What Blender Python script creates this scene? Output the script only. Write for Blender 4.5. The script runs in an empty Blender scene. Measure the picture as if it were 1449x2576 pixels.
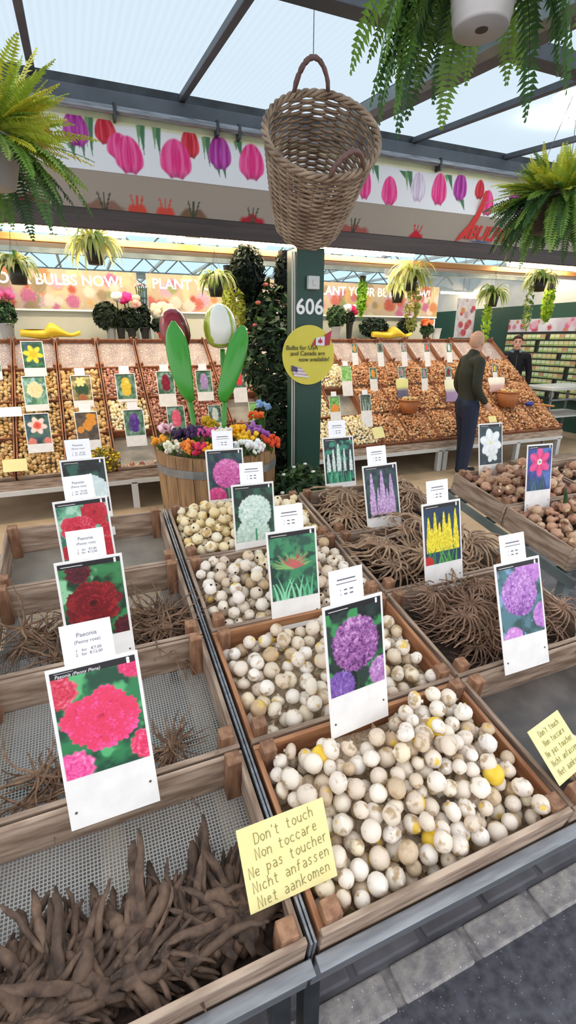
import bpy, bmesh, math, random
import numpy as np
from mathutils import Vector, Matrix, Euler, noise as mnoise
R = random.Random(11)
C = bpy.context.scene.collection
SC = bpy.context.scene
PI = math.pi
V = Vector

# ------------------------------------------------------------------ camera
FPX, CX, CY, HOR, HC = 1190.0, 724.5, 1288.0, 852.0, 1.6
PITCH = math.atan((CY - HOR) / FPX); YAW = math.radians(22.3)
_h = V((math.sin(YAW), math.cos(YAW), 0)); RGT = V((math.cos(YAW), -math.sin(YAW), 0))
FWD = _h * math.cos(PITCH) - V((0, 0, math.sin(PITCH)))
UPV = _h * math.sin(PITCH) + V((0, 0, math.cos(PITCH)))
EYE = V((0, 0, HC))
cd = bpy.data.cameras.new('camera'); cam = bpy.data.objects.new('camera', cd); C.objects.link(cam)
cam.location = EYE; cam.rotation_euler = (PI / 2 - PITCH, 0, -YAW)
cd.sensor_fit = 'VERTICAL'; cd.sensor_height = 36; cd.lens = 36 * FPX / 2576; cd.clip_start = 0.02
SC.camera = cam

def ray(x, y): return FWD + RGT * ((x - CX) / FPX) - UPV * ((y - CY) / FPX)
def hit(x, y, p, n):
    d = ray(x, y); return EYE + d * ((V(p) - EYE).dot(n) / d.dot(n))
def atY(x, y, Y): return hit(x, y, (0, Y, 0), V((0, 1, 0)))
def atX(x, y, X): return hit(x, y, (X, 0, 0), V((1, 0, 0)))
def atZ(x, y, Z): return hit(x, y, (0, 0, Z), V((0, 0, 1)))
def zY(x, y, Y): return depth(atY(x, y, Y))
def atD(x, y, zd): return EYE + ray(x, y) * zd
def depth(p): return (V(p) - EYE).dot(FWD)

# ------------------------------------------------------------------ materials
def lin1(c): return c / 12.92 if c <= .04045 else ((c + .055) / 1.055) ** 2.4
def lin(h):
    if isinstance(h, str):
        h = h.lstrip('#'); return tuple(lin1(int(h[i:i + 2], 16) / 255) for i in (0, 2, 4))
    return tuple(h)
def nd(t, kind, **kw):
    n = t.nodes.new(kind)
    for k, v in kw.items(): setattr(n, k, v)
    return n
def pmat(name, c1, c2=None, scale=12, rough=.6, metal=0, bump=0, stretch=(1, 1, 1), rand=0, spec=.5, detail=5,
         trans=0, coat=0, lo=.35, hi=.65, speck=None):
    m = bpy.data.materials.new(name); m.use_nodes = True; t = m.node_tree
    b = t.nodes['Principled BSDF']; b.inputs['Roughness'].default_value = rough; b.inputs['Metallic'].default_value = metal
    b.inputs['Specular IOR Level'].default_value = spec; b.inputs['Coat Weight'].default_value = coat
    L = t.links
    tc = nd(t, 'ShaderNodeTexCoord'); mp = nd(t, 'ShaderNodeMapping'); mp.inputs['Scale'].default_value = stretch
    L.new(tc.outputs['Object'], mp.inputs['Vector'])
    col = None
    nz = None
    if c2 is not None or bump:
        nz = nd(t, 'ShaderNodeTexNoise'); nz.inputs['Scale'].default_value = scale; nz.inputs['Detail'].default_value = detail
        L.new(mp.outputs[0], nz.inputs['Vector'])
    if c2 is not None:
        rp = nd(t, 'ShaderNodeValToRGB'); rp.color_ramp.elements[0].position = lo; rp.color_ramp.elements[1].position = hi
        rp.color_ramp.elements[0].color = (*lin(c1), 1); rp.color_ramp.elements[1].color = (*lin(c2), 1)
        L.new(nz.outputs[0], rp.inputs[0]); col = rp.outputs[0]
    if speck:
        vz = nd(t, 'ShaderNodeTexVoronoi'); vz.inputs['Scale'].default_value = speck[1]; L.new(mp.outputs[0], vz.inputs['Vector'])
        ls = nd(t, 'ShaderNodeMath', operation='LESS_THAN'); ls.inputs[1].default_value = speck[2]; L.new(vz.outputs['Distance'], ls.inputs[0])
        mx = nd(t, 'ShaderNodeMixRGB'); L.new(ls.outputs[0], mx.inputs[0])
        if col is not None: L.new(col, mx.inputs[1])
        else: mx.inputs[1].default_value = (*lin(c1), 1)
        mx.inputs[2].default_value = (*lin(speck[0]), 1); col = mx.outputs[0]
    if rand:
        oi = nd(t, 'ShaderNodeObjectInfo'); hs = nd(t, 'ShaderNodeHueSaturation')
        mr = nd(t, 'ShaderNodeMapRange'); mr.inputs[3].default_value = 1 - rand; mr.inputs[4].default_value = 1 + rand
        L.new(oi.outputs['Random'], mr.inputs[0]); L.new(mr.outputs[0], hs.inputs['Value'])
        if col is not None: L.new(col, hs.inputs['Color'])
        else: hs.inputs['Color'].default_value = (*lin(c1), 1)
        col = hs.outputs[0]
    if col is not None: L.new(col, b.inputs['Base Color'])
    else: b.inputs['Base Color'].default_value = (*lin(c1), 1)
    if bump:
        bp = nd(t, 'ShaderNodeBump'); bp.inputs['Strength'].default_value = bump; bp.inputs['Distance'].default_value = .01
        L.new(nz.outputs[0], bp.inputs['Height']); L.new(bp.outputs[0], b.inputs['Normal'])
    return m
def vmat(name, rough=.6, spec=.4, coat=0, transl=0, nscale=0, namt=.15):
    m = bpy.data.materials.new(name); m.use_nodes = True; t = m.node_tree; L = t.links
    b = t.nodes['Principled BSDF']; b.inputs['Roughness'].default_value = rough; b.inputs['Specular IOR Level'].default_value = spec
    b.inputs['Coat Weight'].default_value = coat
    a = nd(t, 'ShaderNodeVertexColor', layer_name='Col'); col = a.outputs[0]
    if nscale:
        tc = nd(t, 'ShaderNodeTexCoord'); nz = nd(t, 'ShaderNodeTexNoise'); nz.inputs['Scale'].default_value = nscale
        L.new(tc.outputs['Object'], nz.inputs['Vector']); mr = nd(t, 'ShaderNodeMapRange')
        mr.inputs[3].default_value = 1 - namt; mr.inputs[4].default_value = 1 + namt; L.new(nz.outputs[0], mr.inputs[0])
        hs = nd(t, 'ShaderNodeHueSaturation'); L.new(mr.outputs[0], hs.inputs['Value']); L.new(col, hs.inputs['Color']); col = hs.outputs[0]
    L.new(col, b.inputs['Base Color'])
    if transl:
        tr = nd(t, 'ShaderNodeBsdfTranslucent'); L.new(col, tr.inputs['Color']); mx = nd(t, 'ShaderNodeMixShader'); mx.inputs[0].default_value = transl
        L.new(b.outputs[0], mx.inputs[1]); L.new(tr.outputs[0], mx.inputs[2]); L.new(mx.outputs[0], t.nodes['Material Output'].inputs[0])
    return m
def emat(name, c, s):
    m = bpy.data.materials.new(name); m.use_nodes = True; b = m.node_tree.nodes['Principled BSDF']
    b.inputs['Base Color'].default_value = (*lin(c), 1); b.inputs['Emission Color'].default_value = (*lin(c), 1)
    b.inputs['Emission Strength'].default_value = s; return m
def bulbmat(name, stops, skin, yel):
    """papery bulbs: base tint by object, streaky skin remnants by noise"""
    m = bpy.data.materials.new(name); m.use_nodes = True; t = m.node_tree; L = t.links
    b = t.nodes['Principled BSDF']; b.inputs['Roughness'].default_value = .45
    oi = nd(t, 'ShaderNodeObjectInfo'); rp = nd(t, 'ShaderNodeValToRGB'); e = rp.color_ramp.elements
    e[0].position = 0; e[0].color = (*lin(stops[0]), 1); e[1].position = 1; e[1].color = (*lin(stops[-1]), 1)
    for i, s in enumerate(stops[1:-1]):
        k = e.new((i + 1) / (len(stops) - 1)); k.color = (*lin(s), 1)
    tc = nd(t, 'ShaderNodeTexCoord'); ad = nd(t, 'ShaderNodeVectorMath', operation='ADD')
    L.new(tc.outputs['Object'], ad.inputs[0]); L.new(oi.outputs['Random'], ad.inputs[1])
    geo = nd(t, 'ShaderNodeVertexColor', layer_name='Col')
    adr = nd(t, 'ShaderNodeMath', operation='ADD'); L.new(oi.outputs['Random'], adr.inputs[0]); L.new(geo.outputs[0], adr.inputs[1])
    fr = nd(t, 'ShaderNodeMath', operation='FRACT'); L.new(adr.outputs[0], fr.inputs[0]); L.new(fr.outputs[0], rp.inputs[0])
    n1 = nd(t, 'ShaderNodeTexNoise'); n1.inputs['Scale'].default_value = 38; n1.inputs['Detail'].default_value = 4; L.new(ad.outputs[0], n1.inputs['Vector'])
    r1 = nd(t, 'ShaderNodeValToRGB'); r1.color_ramp.elements[0].position = .56; r1.color_ramp.elements[1].position = .66
    L.new(n1.outputs[0], r1.inputs[0])
    mx = nd(t, 'ShaderNodeMixRGB'); L.new(r1.outputs[0], mx.inputs[0]); L.new(rp.outputs[0], mx.inputs[1]); mx.inputs[2].default_value = (*lin(skin), 1)
    n2 = nd(t, 'ShaderNodeTexNoise'); n2.inputs['Scale'].default_value = 21; n2.inputs['Detail'].default_value = 2; L.new(ad.outputs[0], n2.inputs['Vector'])
    r2 = nd(t, 'ShaderNodeValToRGB'); r2.color_ramp.elements[0].position = .66; r2.color_ramp.elements[1].position = .71; L.new(n2.outputs[0], r2.inputs[0])
    m2 = nd(t, 'ShaderNodeMixRGB'); L.new(r2.outputs[0], m2.inputs[0]); L.new(mx.outputs[0], m2.inputs[1]); m2.inputs[2].default_value = (*lin(yel), 1)
    L.new(m2.outputs[0], b.inputs['Base Color'])
    bp = nd(t, 'ShaderNodeBump'); bp.inputs['Strength'].default_value = .35; bp.inputs['Distance'].default_value = .004
    L.new(n1.outputs[0], bp.inputs['Height']); L.new(bp.outputs[0], b.inputs['Normal'])
    return m
def gridmat(name, c, pitch, frac):
    m = bpy.data.materials.new(name); m.use_nodes = True; t = m.node_tree; L = t.links
    b = t.nodes['Principled BSDF']; b.inputs['Base Color'].default_value = (*lin(c), 1); b.inputs['Roughness'].default_value = .5; b.inputs['Metallic'].default_value = .3
    tc = nd(t, 'ShaderNodeTexCoord'); sp = nd(t, 'ShaderNodeSeparateXYZ'); L.new(tc.outputs['Object'], sp.inputs[0]); o = []
    for k in (0, 1):
        d = nd(t, 'ShaderNodeMath', operation='DIVIDE'); L.new(sp.outputs[k], d.inputs[0]); d.inputs[1].default_value = pitch
        f = nd(t, 'ShaderNodeMath', operation='FRACT'); L.new(d.outputs[0], f.inputs[0])
        l = nd(t, 'ShaderNodeMath', operation='LESS_THAN'); L.new(f.outputs[0], l.inputs[0]); l.inputs[1].default_value = frac; o.append(l)
    mx = nd(t, 'ShaderNodeMath', operation='MAXIMUM'); L.new(o[0].outputs[0], mx.inputs[0]); L.new(o[1].outputs[0], mx.inputs[1])
    tr = nd(t, 'ShaderNodeBsdfTransparent'); ms = nd(t, 'ShaderNodeMixShader'); L.new(mx.outputs[0], ms.inputs[0])
    L.new(tr.outputs[0], ms.inputs[1]); L.new(b.outputs[0], ms.inputs[2]); L.new(ms.outputs[0], t.nodes['Material Output'].inputs[0])
    return m
def glazemat(name, tint, transl, rib=0, amt=.7):
    """twin-wall polycarbonate: part clear, part milky, with fine ribs"""
    m = bpy.data.materials.new(name); m.use_nodes = True; t = m.node_tree; L = t.links; t.nodes.remove(t.nodes['Principled BSDF'])
    tp = nd(t, 'ShaderNodeBsdfTransparent'); tp.inputs[0].default_value = (*lin(tint), 1)
    tl = nd(t, 'ShaderNodeBsdfTranslucent'); tl.inputs[0].default_value = (*lin(transl), 1)
    ms = nd(t, 'ShaderNodeMixShader'); ms.inputs[0].default_value = 1 - amt
    if rib:
        tc = nd(t, 'ShaderNodeTexCoord'); w = nd(t, 'ShaderNodeTexWave'); w.inputs['Scale'].default_value = rib; w.bands_direction = 'X'
        w.inputs['Distortion'].default_value = .4; L.new(tc.outputs['Object'], w.inputs['Vector'])
        nz = nd(t, 'ShaderNodeTexNoise'); nz.inputs['Scale'].default_value = 1.3; L.new(tc.outputs['Object'], nz.inputs['Vector'])
        a = nd(t, 'ShaderNodeMath', operation='MULTIPLY_ADD'); L.new(w.outputs[1], a.inputs[0]); a.inputs[1].default_value = .3; a.inputs[2].default_value = 1 - amt - .25
        a2 = nd(t, 'ShaderNodeMath', operation='MULTIPLY_ADD'); L.new(nz.outputs[0], a2.inputs[0]); a2.inputs[1].default_value = .2; L.new(a.outputs[0], a2.inputs[2])
        L.new(a2.outputs[0], ms.inputs[0])
    L.new(tp.outputs[0], ms.inputs[1]); L.new(tl.outputs[0], ms.inputs[2]); L.new(ms.outputs[0], t.nodes['Material Output'].inputs[0])
    return m

M = {}
M['wood'] = pmat('weathered_crate_wood', '#7d6655', '#baa490', 7, .75, bump=.25, stretch=(1, 7, 7), rand=.12)
M['wood_y'] = pmat('weathered_crate_side_wood', '#7d6655', '#baa490', 7, .75, bump=.25, stretch=(7, 1, 7), rand=.12)
M['post'] = pmat('crate_post_wood', '#6f4c38', '#a37a5c', 9, .75, bump=.2, stretch=(6, 6, 1), rand=.18)
M['pine'] = pmat('orange_pine_wood', '#946040', '#bd8a62', 6, .6, bump=.15, stretch=(1, 8, 8), rand=.1)
M['pine_y'] = pmat('orange_pine_side_wood', '#946040', '#bd8a62', 6, .6, bump=.15, stretch=(8, 1, 8), rand=.1)
M['mesh'] = gridmat('galvanised_wire_mesh', '#b4b2aa', .0075, .3)
M['sheet'] = pmat('grey_tray_sheet', '#8b8378', '#a39a8c', 9, .35, spec=.5)
M['dsheet'] = pmat('dark_tray_sheet', '#4c4845', '#635d58', 14, .4, spec=.5)
M['slat'] = pmat('pale_slat_wood', '#9a8f82', '#b5aa9c', 8, .7, stretch=(8, 1, 8))
M['steel'] = pmat('grey_steel', '#7a7d82', '#96999e', 10, .34, metal=.5, stretch=(1, 8, 8))
M['teal'] = pmat('blue_grey_painted_steel', '#6d7878', '#84908e', 6, .4, metal=.3)
M['darksteel'] = pmat('dark_steel', '#34373a', '#484b4d', 10, .4, metal=.5)
M['roofbar'] = pmat('slate_roof_bar', '#4a4e54', '#5b5f66', 5, .5, metal=.1)
M['white'] = pmat('white_card_board', '#f1eeea', '#e6e3e0', 20, .55)
M['paper'] = pmat('white_paper', '#f6f5f8', rough=.7)
M['ink'] = pmat('grey_print_ink', '#74727a', rough=.8)
M['black'] = pmat('black_print', '#1b191d', rough=.45)
M['pin'] = pmat('dull_nail_metal', '#6b6a68', rough=.4, metal=.8)
M['note'] = pmat('yellow_note_card', '#f3e7a4', '#eee09a', 12, .6)
M['marker'] = pmat('grey_marker_ink', '#8a8450', rough=.9)
M['print'] = vmat('glossy_photo_print', .35, .4)
M['cloth'] = vmat('printed_banner_fabric', .7, .2)
M['leaf'] = vmat('plant_leaf', .5, .35, transl=.25)
M['paint'] = vmat('glossy_wood_paint', .28, .5, coat=.15)
M['matte'] = vmat('matte_coloured', .65, .3)
M['skin'] = vmat('skin_and_cloth', .7, .25, nscale=30, namt=.1)
M['bulb'] = bulbmat('white_bulb_skin', ['#efe4d6', '#e2d2bd', '#f3ece2', '#d3bb9c', '#eee3d6', '#c4a782', '#f2e9dd', '#e9d9b8', '#f3ece4', '#d9c6ac'], '#b39873', '#e6c04a')
M['cbulb'] = bulbmat('cream_bulb_skin', ['#f3e6c4', '#efdcae', '#f7eed8', '#e6cb8c', '#f3e8cc'], '#c9a368', '#ecc445')
M['ybulb'] = pmat('bright_yellow_bulb', '#e8bd26', '#f2d44e', 30, .4)
M['bbulb'] = bulbmat('brown_bulb_skin', ['#c9864c', '#e0aa72', '#a0613a', '#ecc294', '#b87446', '#d89a64'], '#7f5030', '#e9cfa0')
M['abulb'] = bulbmat('amaryllis_bulb_skin', ['#a8785a', '#cfa888', '#80503e', '#d8b898', '#b48268', '#c99a7e', '#8f6448'], '#6c4535', '#dccf9a')
M['root'] = pmat('dark_brown_root', '#352821', '#6e5848', 30, .85, bump=.6, rand=.25)
M['root2'] = pmat('brown_fibrous_root', '#5a4434', '#8a6c54', 30, .85, bump=.5, rand=.25)
M['sroot'] = pmat('tan_spider_root', '#8a6c54', '#b89c80', 25, .75, bump=.3, rand=.2)
M['sroot2'] = pmat('brown_spider_root', '#6a4f3e', '#987862', 25, .75, bump=.3, rand=.2)
M['litter'] = pmat('dry_bulb_litter', '#a58c6e', '#dccbb0', 60, .9, bump=.6)
M['dlitter'] = pmat('dark_soil_litter', '#2d2420', '#4b3b31', 60, .95, bump=.8)
M['wick'] = pmat('willow_wicker', '#7d6450', '#b39a80', 14, .55, rand=.0, bump=.2)
M['wickd'] = pmat('dark_willow', '#6b4c45', '#86645a', 14, .5)
M['wire'] = pmat('thin_wire', '#6a6c70', rough=.4, metal=.8)
M['pot'] = pmat('grey_ribbed_pot', '#c4bfbd', '#b2aca9', 4, .5)
M['dpot'] = pmat('dark_plastic_pot', '#2f2a24', rough=.45)
M['green'] = pmat('dark_green_post_paint', '#0f3a2c', '#123f31', 3, .4, spec=.5)
M['gwall'] = pmat('dark_green_wall', '#1d4030', '#234838', 2, .6)
M['asph'] = pmat('dark_asphalt', '#3d3d44', '#5a5a63', 30, .6, bump=.35, speck=('#8d8d96', 75, .12))
M['brick'] = pmat('grey_paving_brick', '#7f7c7e', '#a5a09c', 30, .75, bump=.7, rand=.1, speck=('#c9c7c6', 60, .12))
M['shade_brick'] = pmat('shaded_paving', '#55545a', '#6b6a70', 9, .7, bump=.3)  # paving with the shade under the stands put into its colour
M['conc'] = pmat('beige_concrete', '#a98f70', '#bda283', 3, .7, bump=.1)
M['beamd'] = pmat('dark_fascia_beam', '#3a2d29', '#4c3c36', 4, .5, stretch=(.4, 4, 4))
M['beamo'] = pmat('orange_timber_beam', '#b5713a', '#cf9154', 3, .6, stretch=(.5, 6, 6))
M['pale'] = pmat('pale_backboard', '#b9b8a4', '#c7c4b2', 2, .6)
M['lt'] = pmat('light_grey_paint', '#c3c2bd', '#d2d0cb', 3, .6)
M['tube'] = emat('lit_tube', '#ffe6c0', 55)
M['lamp'] = emat('lit_lamp', '#fff2dc', 60)
M['hoop'] = pmat('grey_barrel_hoop', '#7b7b78', '#94938e', 9, .45, metal=.5)
M['barrel'] = pmat('oak_barrel_wood', '#7c5a3a', '#a88256', 5, .65, bump=.2, stretch=(7, 7, .8))
M['glaze'] = glazemat('front_polycarbonate', '#d8dfe3', '#cfd7db', 9, .72)
M['glaze2'] = glazemat('shop_roof_glass', '#dcebf2', '#c8d8de', 0, .6)
M['letter'] = pmat('white_lettering', '#f2efec', rough=.5)
M['redp'] = pmat('red_print', '#d3342c', rough=.5)
M['bluep'] = pmat('blue_print', '#4a5a8a', rough=.5)
M['silver'] = pmat('galvanised_bucket', '#b7b6b2', '#cbc9c4', 6, .35, metal=.6)
M['yclog'] = pmat('yellow_clog_paint', '#f0c116', '#f3c926', 5, .35, coat=.3)
M['basketp'] = pmat('orange_wicker', '#9a5b33', '#b9733f', 40, .6, stretch=(1, 1, 4))
M['blue'] = pmat('blue_plastic', '#2a3a92', rough=.4)
M['crate_b'] = pmat('red_brown_tray_wood', '#7e4b32', '#a06a48', 6, .7, stretch=(6, 1, 6), rand=.12)

# ------------------------------------------------------------------ mesh helpers
class MB:
    def __init__(s): s.v = []; s.f = []; s.m = []; s.c = []
    def add(s, vs, fs, mi=0, col=None, T=None):
        o = len(s.v)
        for p in vs: s.v.append(tuple(T @ V(p)) if T is not None else tuple(p))
        for f in fs: s.f.append(tuple(o + i for i in f)); s.m.append(mi)
        c = col if col is not None else (1, 1, 1)
        if len(vs) and isinstance(c, list): s.c += c
        else: s.c += [c] * len(vs)
        return s
    def box(s, x0, x1, y0, y1, z0, z1, mi=0, col=None, T=None):
        v = [(x, y, z) for z in (z0, z1) for y in (y0, y1) for x in (x0, x1)]
        return s.add(v, [(0, 2, 3, 1), (4, 5, 7, 6), (0, 1, 5, 4), (2, 6, 7, 3), (0, 4, 6, 2), (1, 3, 7, 5)], mi, col, T)
    def tube(s, pts, rad, n=6, mi=0, col=None, T=None, closed=False):
        pts = [V(p) for p in pts]; k = len(pts)
        if not hasattr(rad, '__len__'): rad = [rad] * k
        vs = []; fs = []; up = None; cc = []
        for i, p in enumerate(pts):
            a = pts[(i - 1) % k] if (i > 0 or closed) else p; b = pts[(i + 1) % k] if (i < k - 1 or closed) else p
            t = (b - a); t = t.normalized() if t.length > 1e-9 else V((0, 0, 1))
            if up is None: up = t.orthogonal().normalized()
            up = (up - t * up.dot(t)); up = up.normalized() if up.length > 1e-6 else t.orthogonal().normalized()
            sd = t.cross(up)
            for j in range(n):
                an = 2 * PI * j / n; vs.append(p + (up * math.cos(an) + sd * math.sin(an)) * rad[i])
            if isinstance(col, list): cc += [col[i]] * n
        m = k if closed else k - 1
        for i in range(m):
            for j in range(n):
                a, b = i * n + j, i * n + (j + 1) % n; c, d = ((i + 1) % k) * n + (j + 1) % n, ((i + 1) % k) * n + j
                fs.append((a, b, c, d))
        if not closed: fs += [tuple(range(n - 1, -1, -1)), tuple(range((k - 1) * n, k * n))]
        return s.add(vs, fs, mi, cc if isinstance(col, list) else col, T)
    def lathe(s, prof, n=16, mi=0, col=None, T=None, wob=None, caps=False):
        vs = []; fs = []; k = len(prof); cc = []
        for i, (r, z) in enumerate(prof):
            for j in range(n):
                a = 2 * PI * j / n; q = r * (wob(a, i) if wob else 1); vs.append((q * math.cos(a), q * math.sin(a), z))
            if isinstance(col, list): cc += [col[i]] * n
        for i in range(k - 1):
            for j in range(n): fs.append((i * n + j, i * n + (j + 1) % n, (i + 1) * n + (j + 1) % n, (i + 1) * n + j))
        if caps: fs += [tuple(range(n - 1, -1, -1)), tuple(range((k - 1) * n, k * n))]
        return s.add(vs, fs, mi, cc if isinstance(col, list) else col, T)
    def prism(s, poly, y0, y1, mi=0, col=None, T=None):
        n = len(poly); vs = [(x, y0, z) for x, z in poly] + [(x, y1, z) for x, z in poly]
        fs = [tuple(range(n)), tuple(range(2 * n - 1, n - 1, -1))] + [(i, i + n, (i + 1) % n + n, (i + 1) % n) for i in range(n)]
        return s.add(vs, fs, mi, col, T)
    def ball(s, c, r, n=8, k=5, mi=0, col=None, sc=(1, 1, 1), T=None):
        vs = [(c[0], c[1], c[2] - r * sc[2])]; fs = []
        for i in range(1, k):
            t = PI * i / k
            for j in range(n):
                a = 2 * PI * j / n; vs.append((c[0] + r * sc[0] * math.sin(t) * math.cos(a), c[1] + r * sc[1] * math.sin(t) * math.sin(a), c[2] - r * sc[2] * math.cos(t)))
        vs.append((c[0], c[1], c[2] + r * sc[2])); e = len(vs) - 1
        for j in range(n): fs.append((0, 1 + (j + 1) % n, 1 + j)); fs.append((e, e - n + j, e - n + (j + 1) % n))
        for i in range(k - 2):
            for j in range(n): fs.append((1 + i * n + j, 1 + i * n + (j + 1) % n, 1 + (i + 1) * n + (j + 1) % n, 1 + (i + 1) * n + j))
        return s.add(vs, fs, mi, col, T)
    def mesh(s, name, mats, smooth=False):
        me = bpy.data.meshes.new(name); me.from_pydata(s.v, [], s.f)
        for m in (mats if isinstance(mats, (list, tuple)) else [mats]): me.materials.append(M[m] if isinstance(m, str) else m)
        if any(s.m): me.polygons.foreach_set('material_index', s.m)
        if smooth: me.polygons.foreach_set('use_smooth', [True] * len(s.f))
        ca = me.color_attributes.new('Col', 'FLOAT_COLOR', 'POINT')
        a = np.ones((len(s.v), 4), dtype=np.float32); a[:, :3] = np.array(s.c, dtype=np.float32).reshape(-1, 3); ca.data.foreach_set('color', a.ravel())
        me.update(); return me
    def build(s, name, mats, parent=None, T=None, smooth=False, bevel=0):
        return obj(name, s.mesh(name, mats, smooth), parent, T, bevel)
def obj(name, me, parent=None, T=None, bevel=0):
    o = bpy.data.objects.new(name, me); C.objects.link(o)
    if parent is not None: o.parent = parent
    if T is not None: o.matrix_local = T
    if bevel:
        b = o.modifiers.new('b', 'BEVEL'); b.width = bevel; b.segments = 2; b.limit_method = 'ANGLE'
    return o
def tag(o, label, cat, group=None):
    o['label'] = label; o['category'] = cat
    if group: o['group'] = group
    return o
def thing(name, label, cat, T=None, group=None):
    o = bpy.data.objects.new(name, None); o.empty_display_size = .05; C.objects.link(o)
    if T is not None: o.matrix_world = T if isinstance(T, Matrix) else Matrix.Translation(V(T))
    return tag(o, label, cat, group)
def struct(o): o['kind'] = 'structure'; return o
def dup(o, T, parent=None, label=None, group=None):
    c = o.copy(); C.objects.link(c)
    if parent is not None: c.parent = parent
    if T is not None: c.matrix_world = T
    if label: c['label'] = label
    if group: c['group'] = group
    for ch in list(o.children):
        d = ch.copy(); C.objects.link(d); d.parent = c
        for g in list(ch.children):
            e = g.copy(); C.objects.link(e); e.parent = d
    return c
def fr(o, x, y, z):
    m = Matrix.Identity(4)
    for i in range(3): m[i][0], m[i][1], m[i][2], m[i][3] = x[i], y[i], z[i], o[i]
    return m
def TR(p, e=(0, 0, 0), s=1):
    sm = Matrix.Diagonal((*((s, s, s) if not hasattr(s, '__len__') else s), 1))
    return Matrix.Translation(V(p)) @ Euler(e).to_matrix().to_4x4() @ sm
def rr(a, b): return R.uniform(a, b)
def cvar(c, v=.12, r=R):
    k = 1 + r.uniform(-v, v); return tuple(min(1, max(0, x * k * (1 + r.uniform(-v, v) * .4))) for x in lin(c))

# ------------------------------------------------------------------ lettering
_txt = {}
def text_mesh(s, size, mat, ext=.001, align='CENTER', shear=0, offset=0):
    cu = bpy.data.curves.new('lettering', 'FONT'); cu.body = s; cu.size = size; cu.extrude = ext; cu.align_x = align; cu.shear = shear; cu.offset = offset
    cu.resolution_u = 3
    o = bpy.data.objects.new('lettering', cu); C.objects.link(o); bpy.context.view_layer.update()
    me = bpy.data.meshes.new_from_object(o.evaluated_get(bpy.context.evaluated_depsgraph_get()))
    bpy.data.objects.remove(o); me.materials.clear(); me.materials.append(M[mat]); return me
# local card axes: x right, y back, z up -> text turned upright
UPR = Matrix.Rotation(PI / 2, 4, 'X')
T_606 = text_mesh('606', .155, 'letter', offset=.003)
T_BAN = text_mesh('PLANT YOUR BULBS NOW!', .19, 'letter', .004, 'LEFT', offset=.005)
T_PLA = text_mesh('PLANT', .19, 'letter', .004, 'LEFT', offset=.002)
T_LOGO = text_mesh('iBULPS', .14, 'redp', .003, 'LEFT', .2, .004)
T_DISC = [text_mesh(s, .047, 'black', .0008) for s in ('Bulbs for USA', 'and Canada are', 'now available!')]
T_PAE = text_mesh('Paeonia', .0125, 'ink', .0002); T_ROSE = text_mesh('(Peony rose)', .0095, 'ink', .0002)
T_PR = text_mesh('1   for   €7,00\n2   for  €12,00', .0085, 'ink', .0002)
T_PL = text_mesh('Paeonia (Peony Plena)', .0095, 'letter', .0002, 'LEFT', .25)
STROKES = {'D': [[(0, 0), (0, 1.5), (.45, 1.4), (.7, .8), (.45, .1), (0, 0)]], 'N': [[(0, 0), (0, 1.5), (.55, 0), (.55, 1.5)]],
 'o': [[(.3, 0), (.05, .3), (.05, .7), (.3, .95), (.55, .7), (.55, .3), (.3, 0)]], 'n': [[(0, 0), (0, .95)], [(0, .65), (.3, .95), (.5, .7), (.5, 0)]],
 't': [[(.2, 1.35), (.2, .1), (.45, 0)], [(0, .95), (.45, .95)]], "'": [[(.1, 1.5), (.05, 1.15)]], 'u': [[(0, .95), (0, .25), (.25, 0), (.5, .3)], [(.5, .95), (.5, 0)]],
 'c': [[(.5, .8), (.25, .95), (0, .6), (.05, .2), (.3, 0), (.5, .15)]], 'h': [[(0, 0), (0, 1.5)], [(0, .65), (.3, .95), (.5, .7), (.5, 0)]],
 'a': [[(.05, .85), (.3, .95), (.5, .7), (.5, 0)], [(.5, .5), (.15, .5), (0, .25), (.15, 0), (.5, .2)]], 'r': [[(0, 0), (0, .95)], [(0, .6), (.2, .9), (.4, .95)]],
 'e': [[(.02, .5), (.5, .55), (.4, .9), (.15, .9), (0, .5), (.15, .05), (.5, .12)]], 'p': [[(0, -.5), (0, .95)], [(0, .8), (.3, .95), (.5, .6), (.3, .1), (0, .2)]],
 's': [[(.45, .85), (.2, .95), (.05, .75), (.4, .35), (.3, .03), (0, .1)]], 'i': [[(.1, 0), (.1, .95)]], 'f': [[(.45, 1.45), (.2, 1.4), (.15, 0)], [(0, .9), (.4, .9)]],
 'k': [[(0, 0), (0, 1.5)], [(.5, .95), (0, .45), (.5, 0)]], 'm': [[(0, 0), (0, .95)], [(0, .65), (.2, .95), (.35, .7), (.35, 0)], [(.35, .65), (.6, .95), (.75, .7), (.75, 0)]], ' ': []}
def hand_lines(lines, sc, lead, rw, rise=0.0):
    b = MB(); q = random.Random(3)
    for li, s in enumerate(lines):
        wid = [(.85 if ch == 'm' else .25 if ch in "i'" else .62) + .2 for ch in s]; tot = sum(wid); x = -tot / 2
        for ch, w in zip(s, wid):
            for st in STROKES[ch]:
                b.tube([((x + px + q.uniform(-.02, .02)) * sc, 0, (py * .95 + q.uniform(-.03, .03)) * sc - li * lead + rise * x * sc) for px, py in st], rw, 5)
            x += w
    return b

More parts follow.
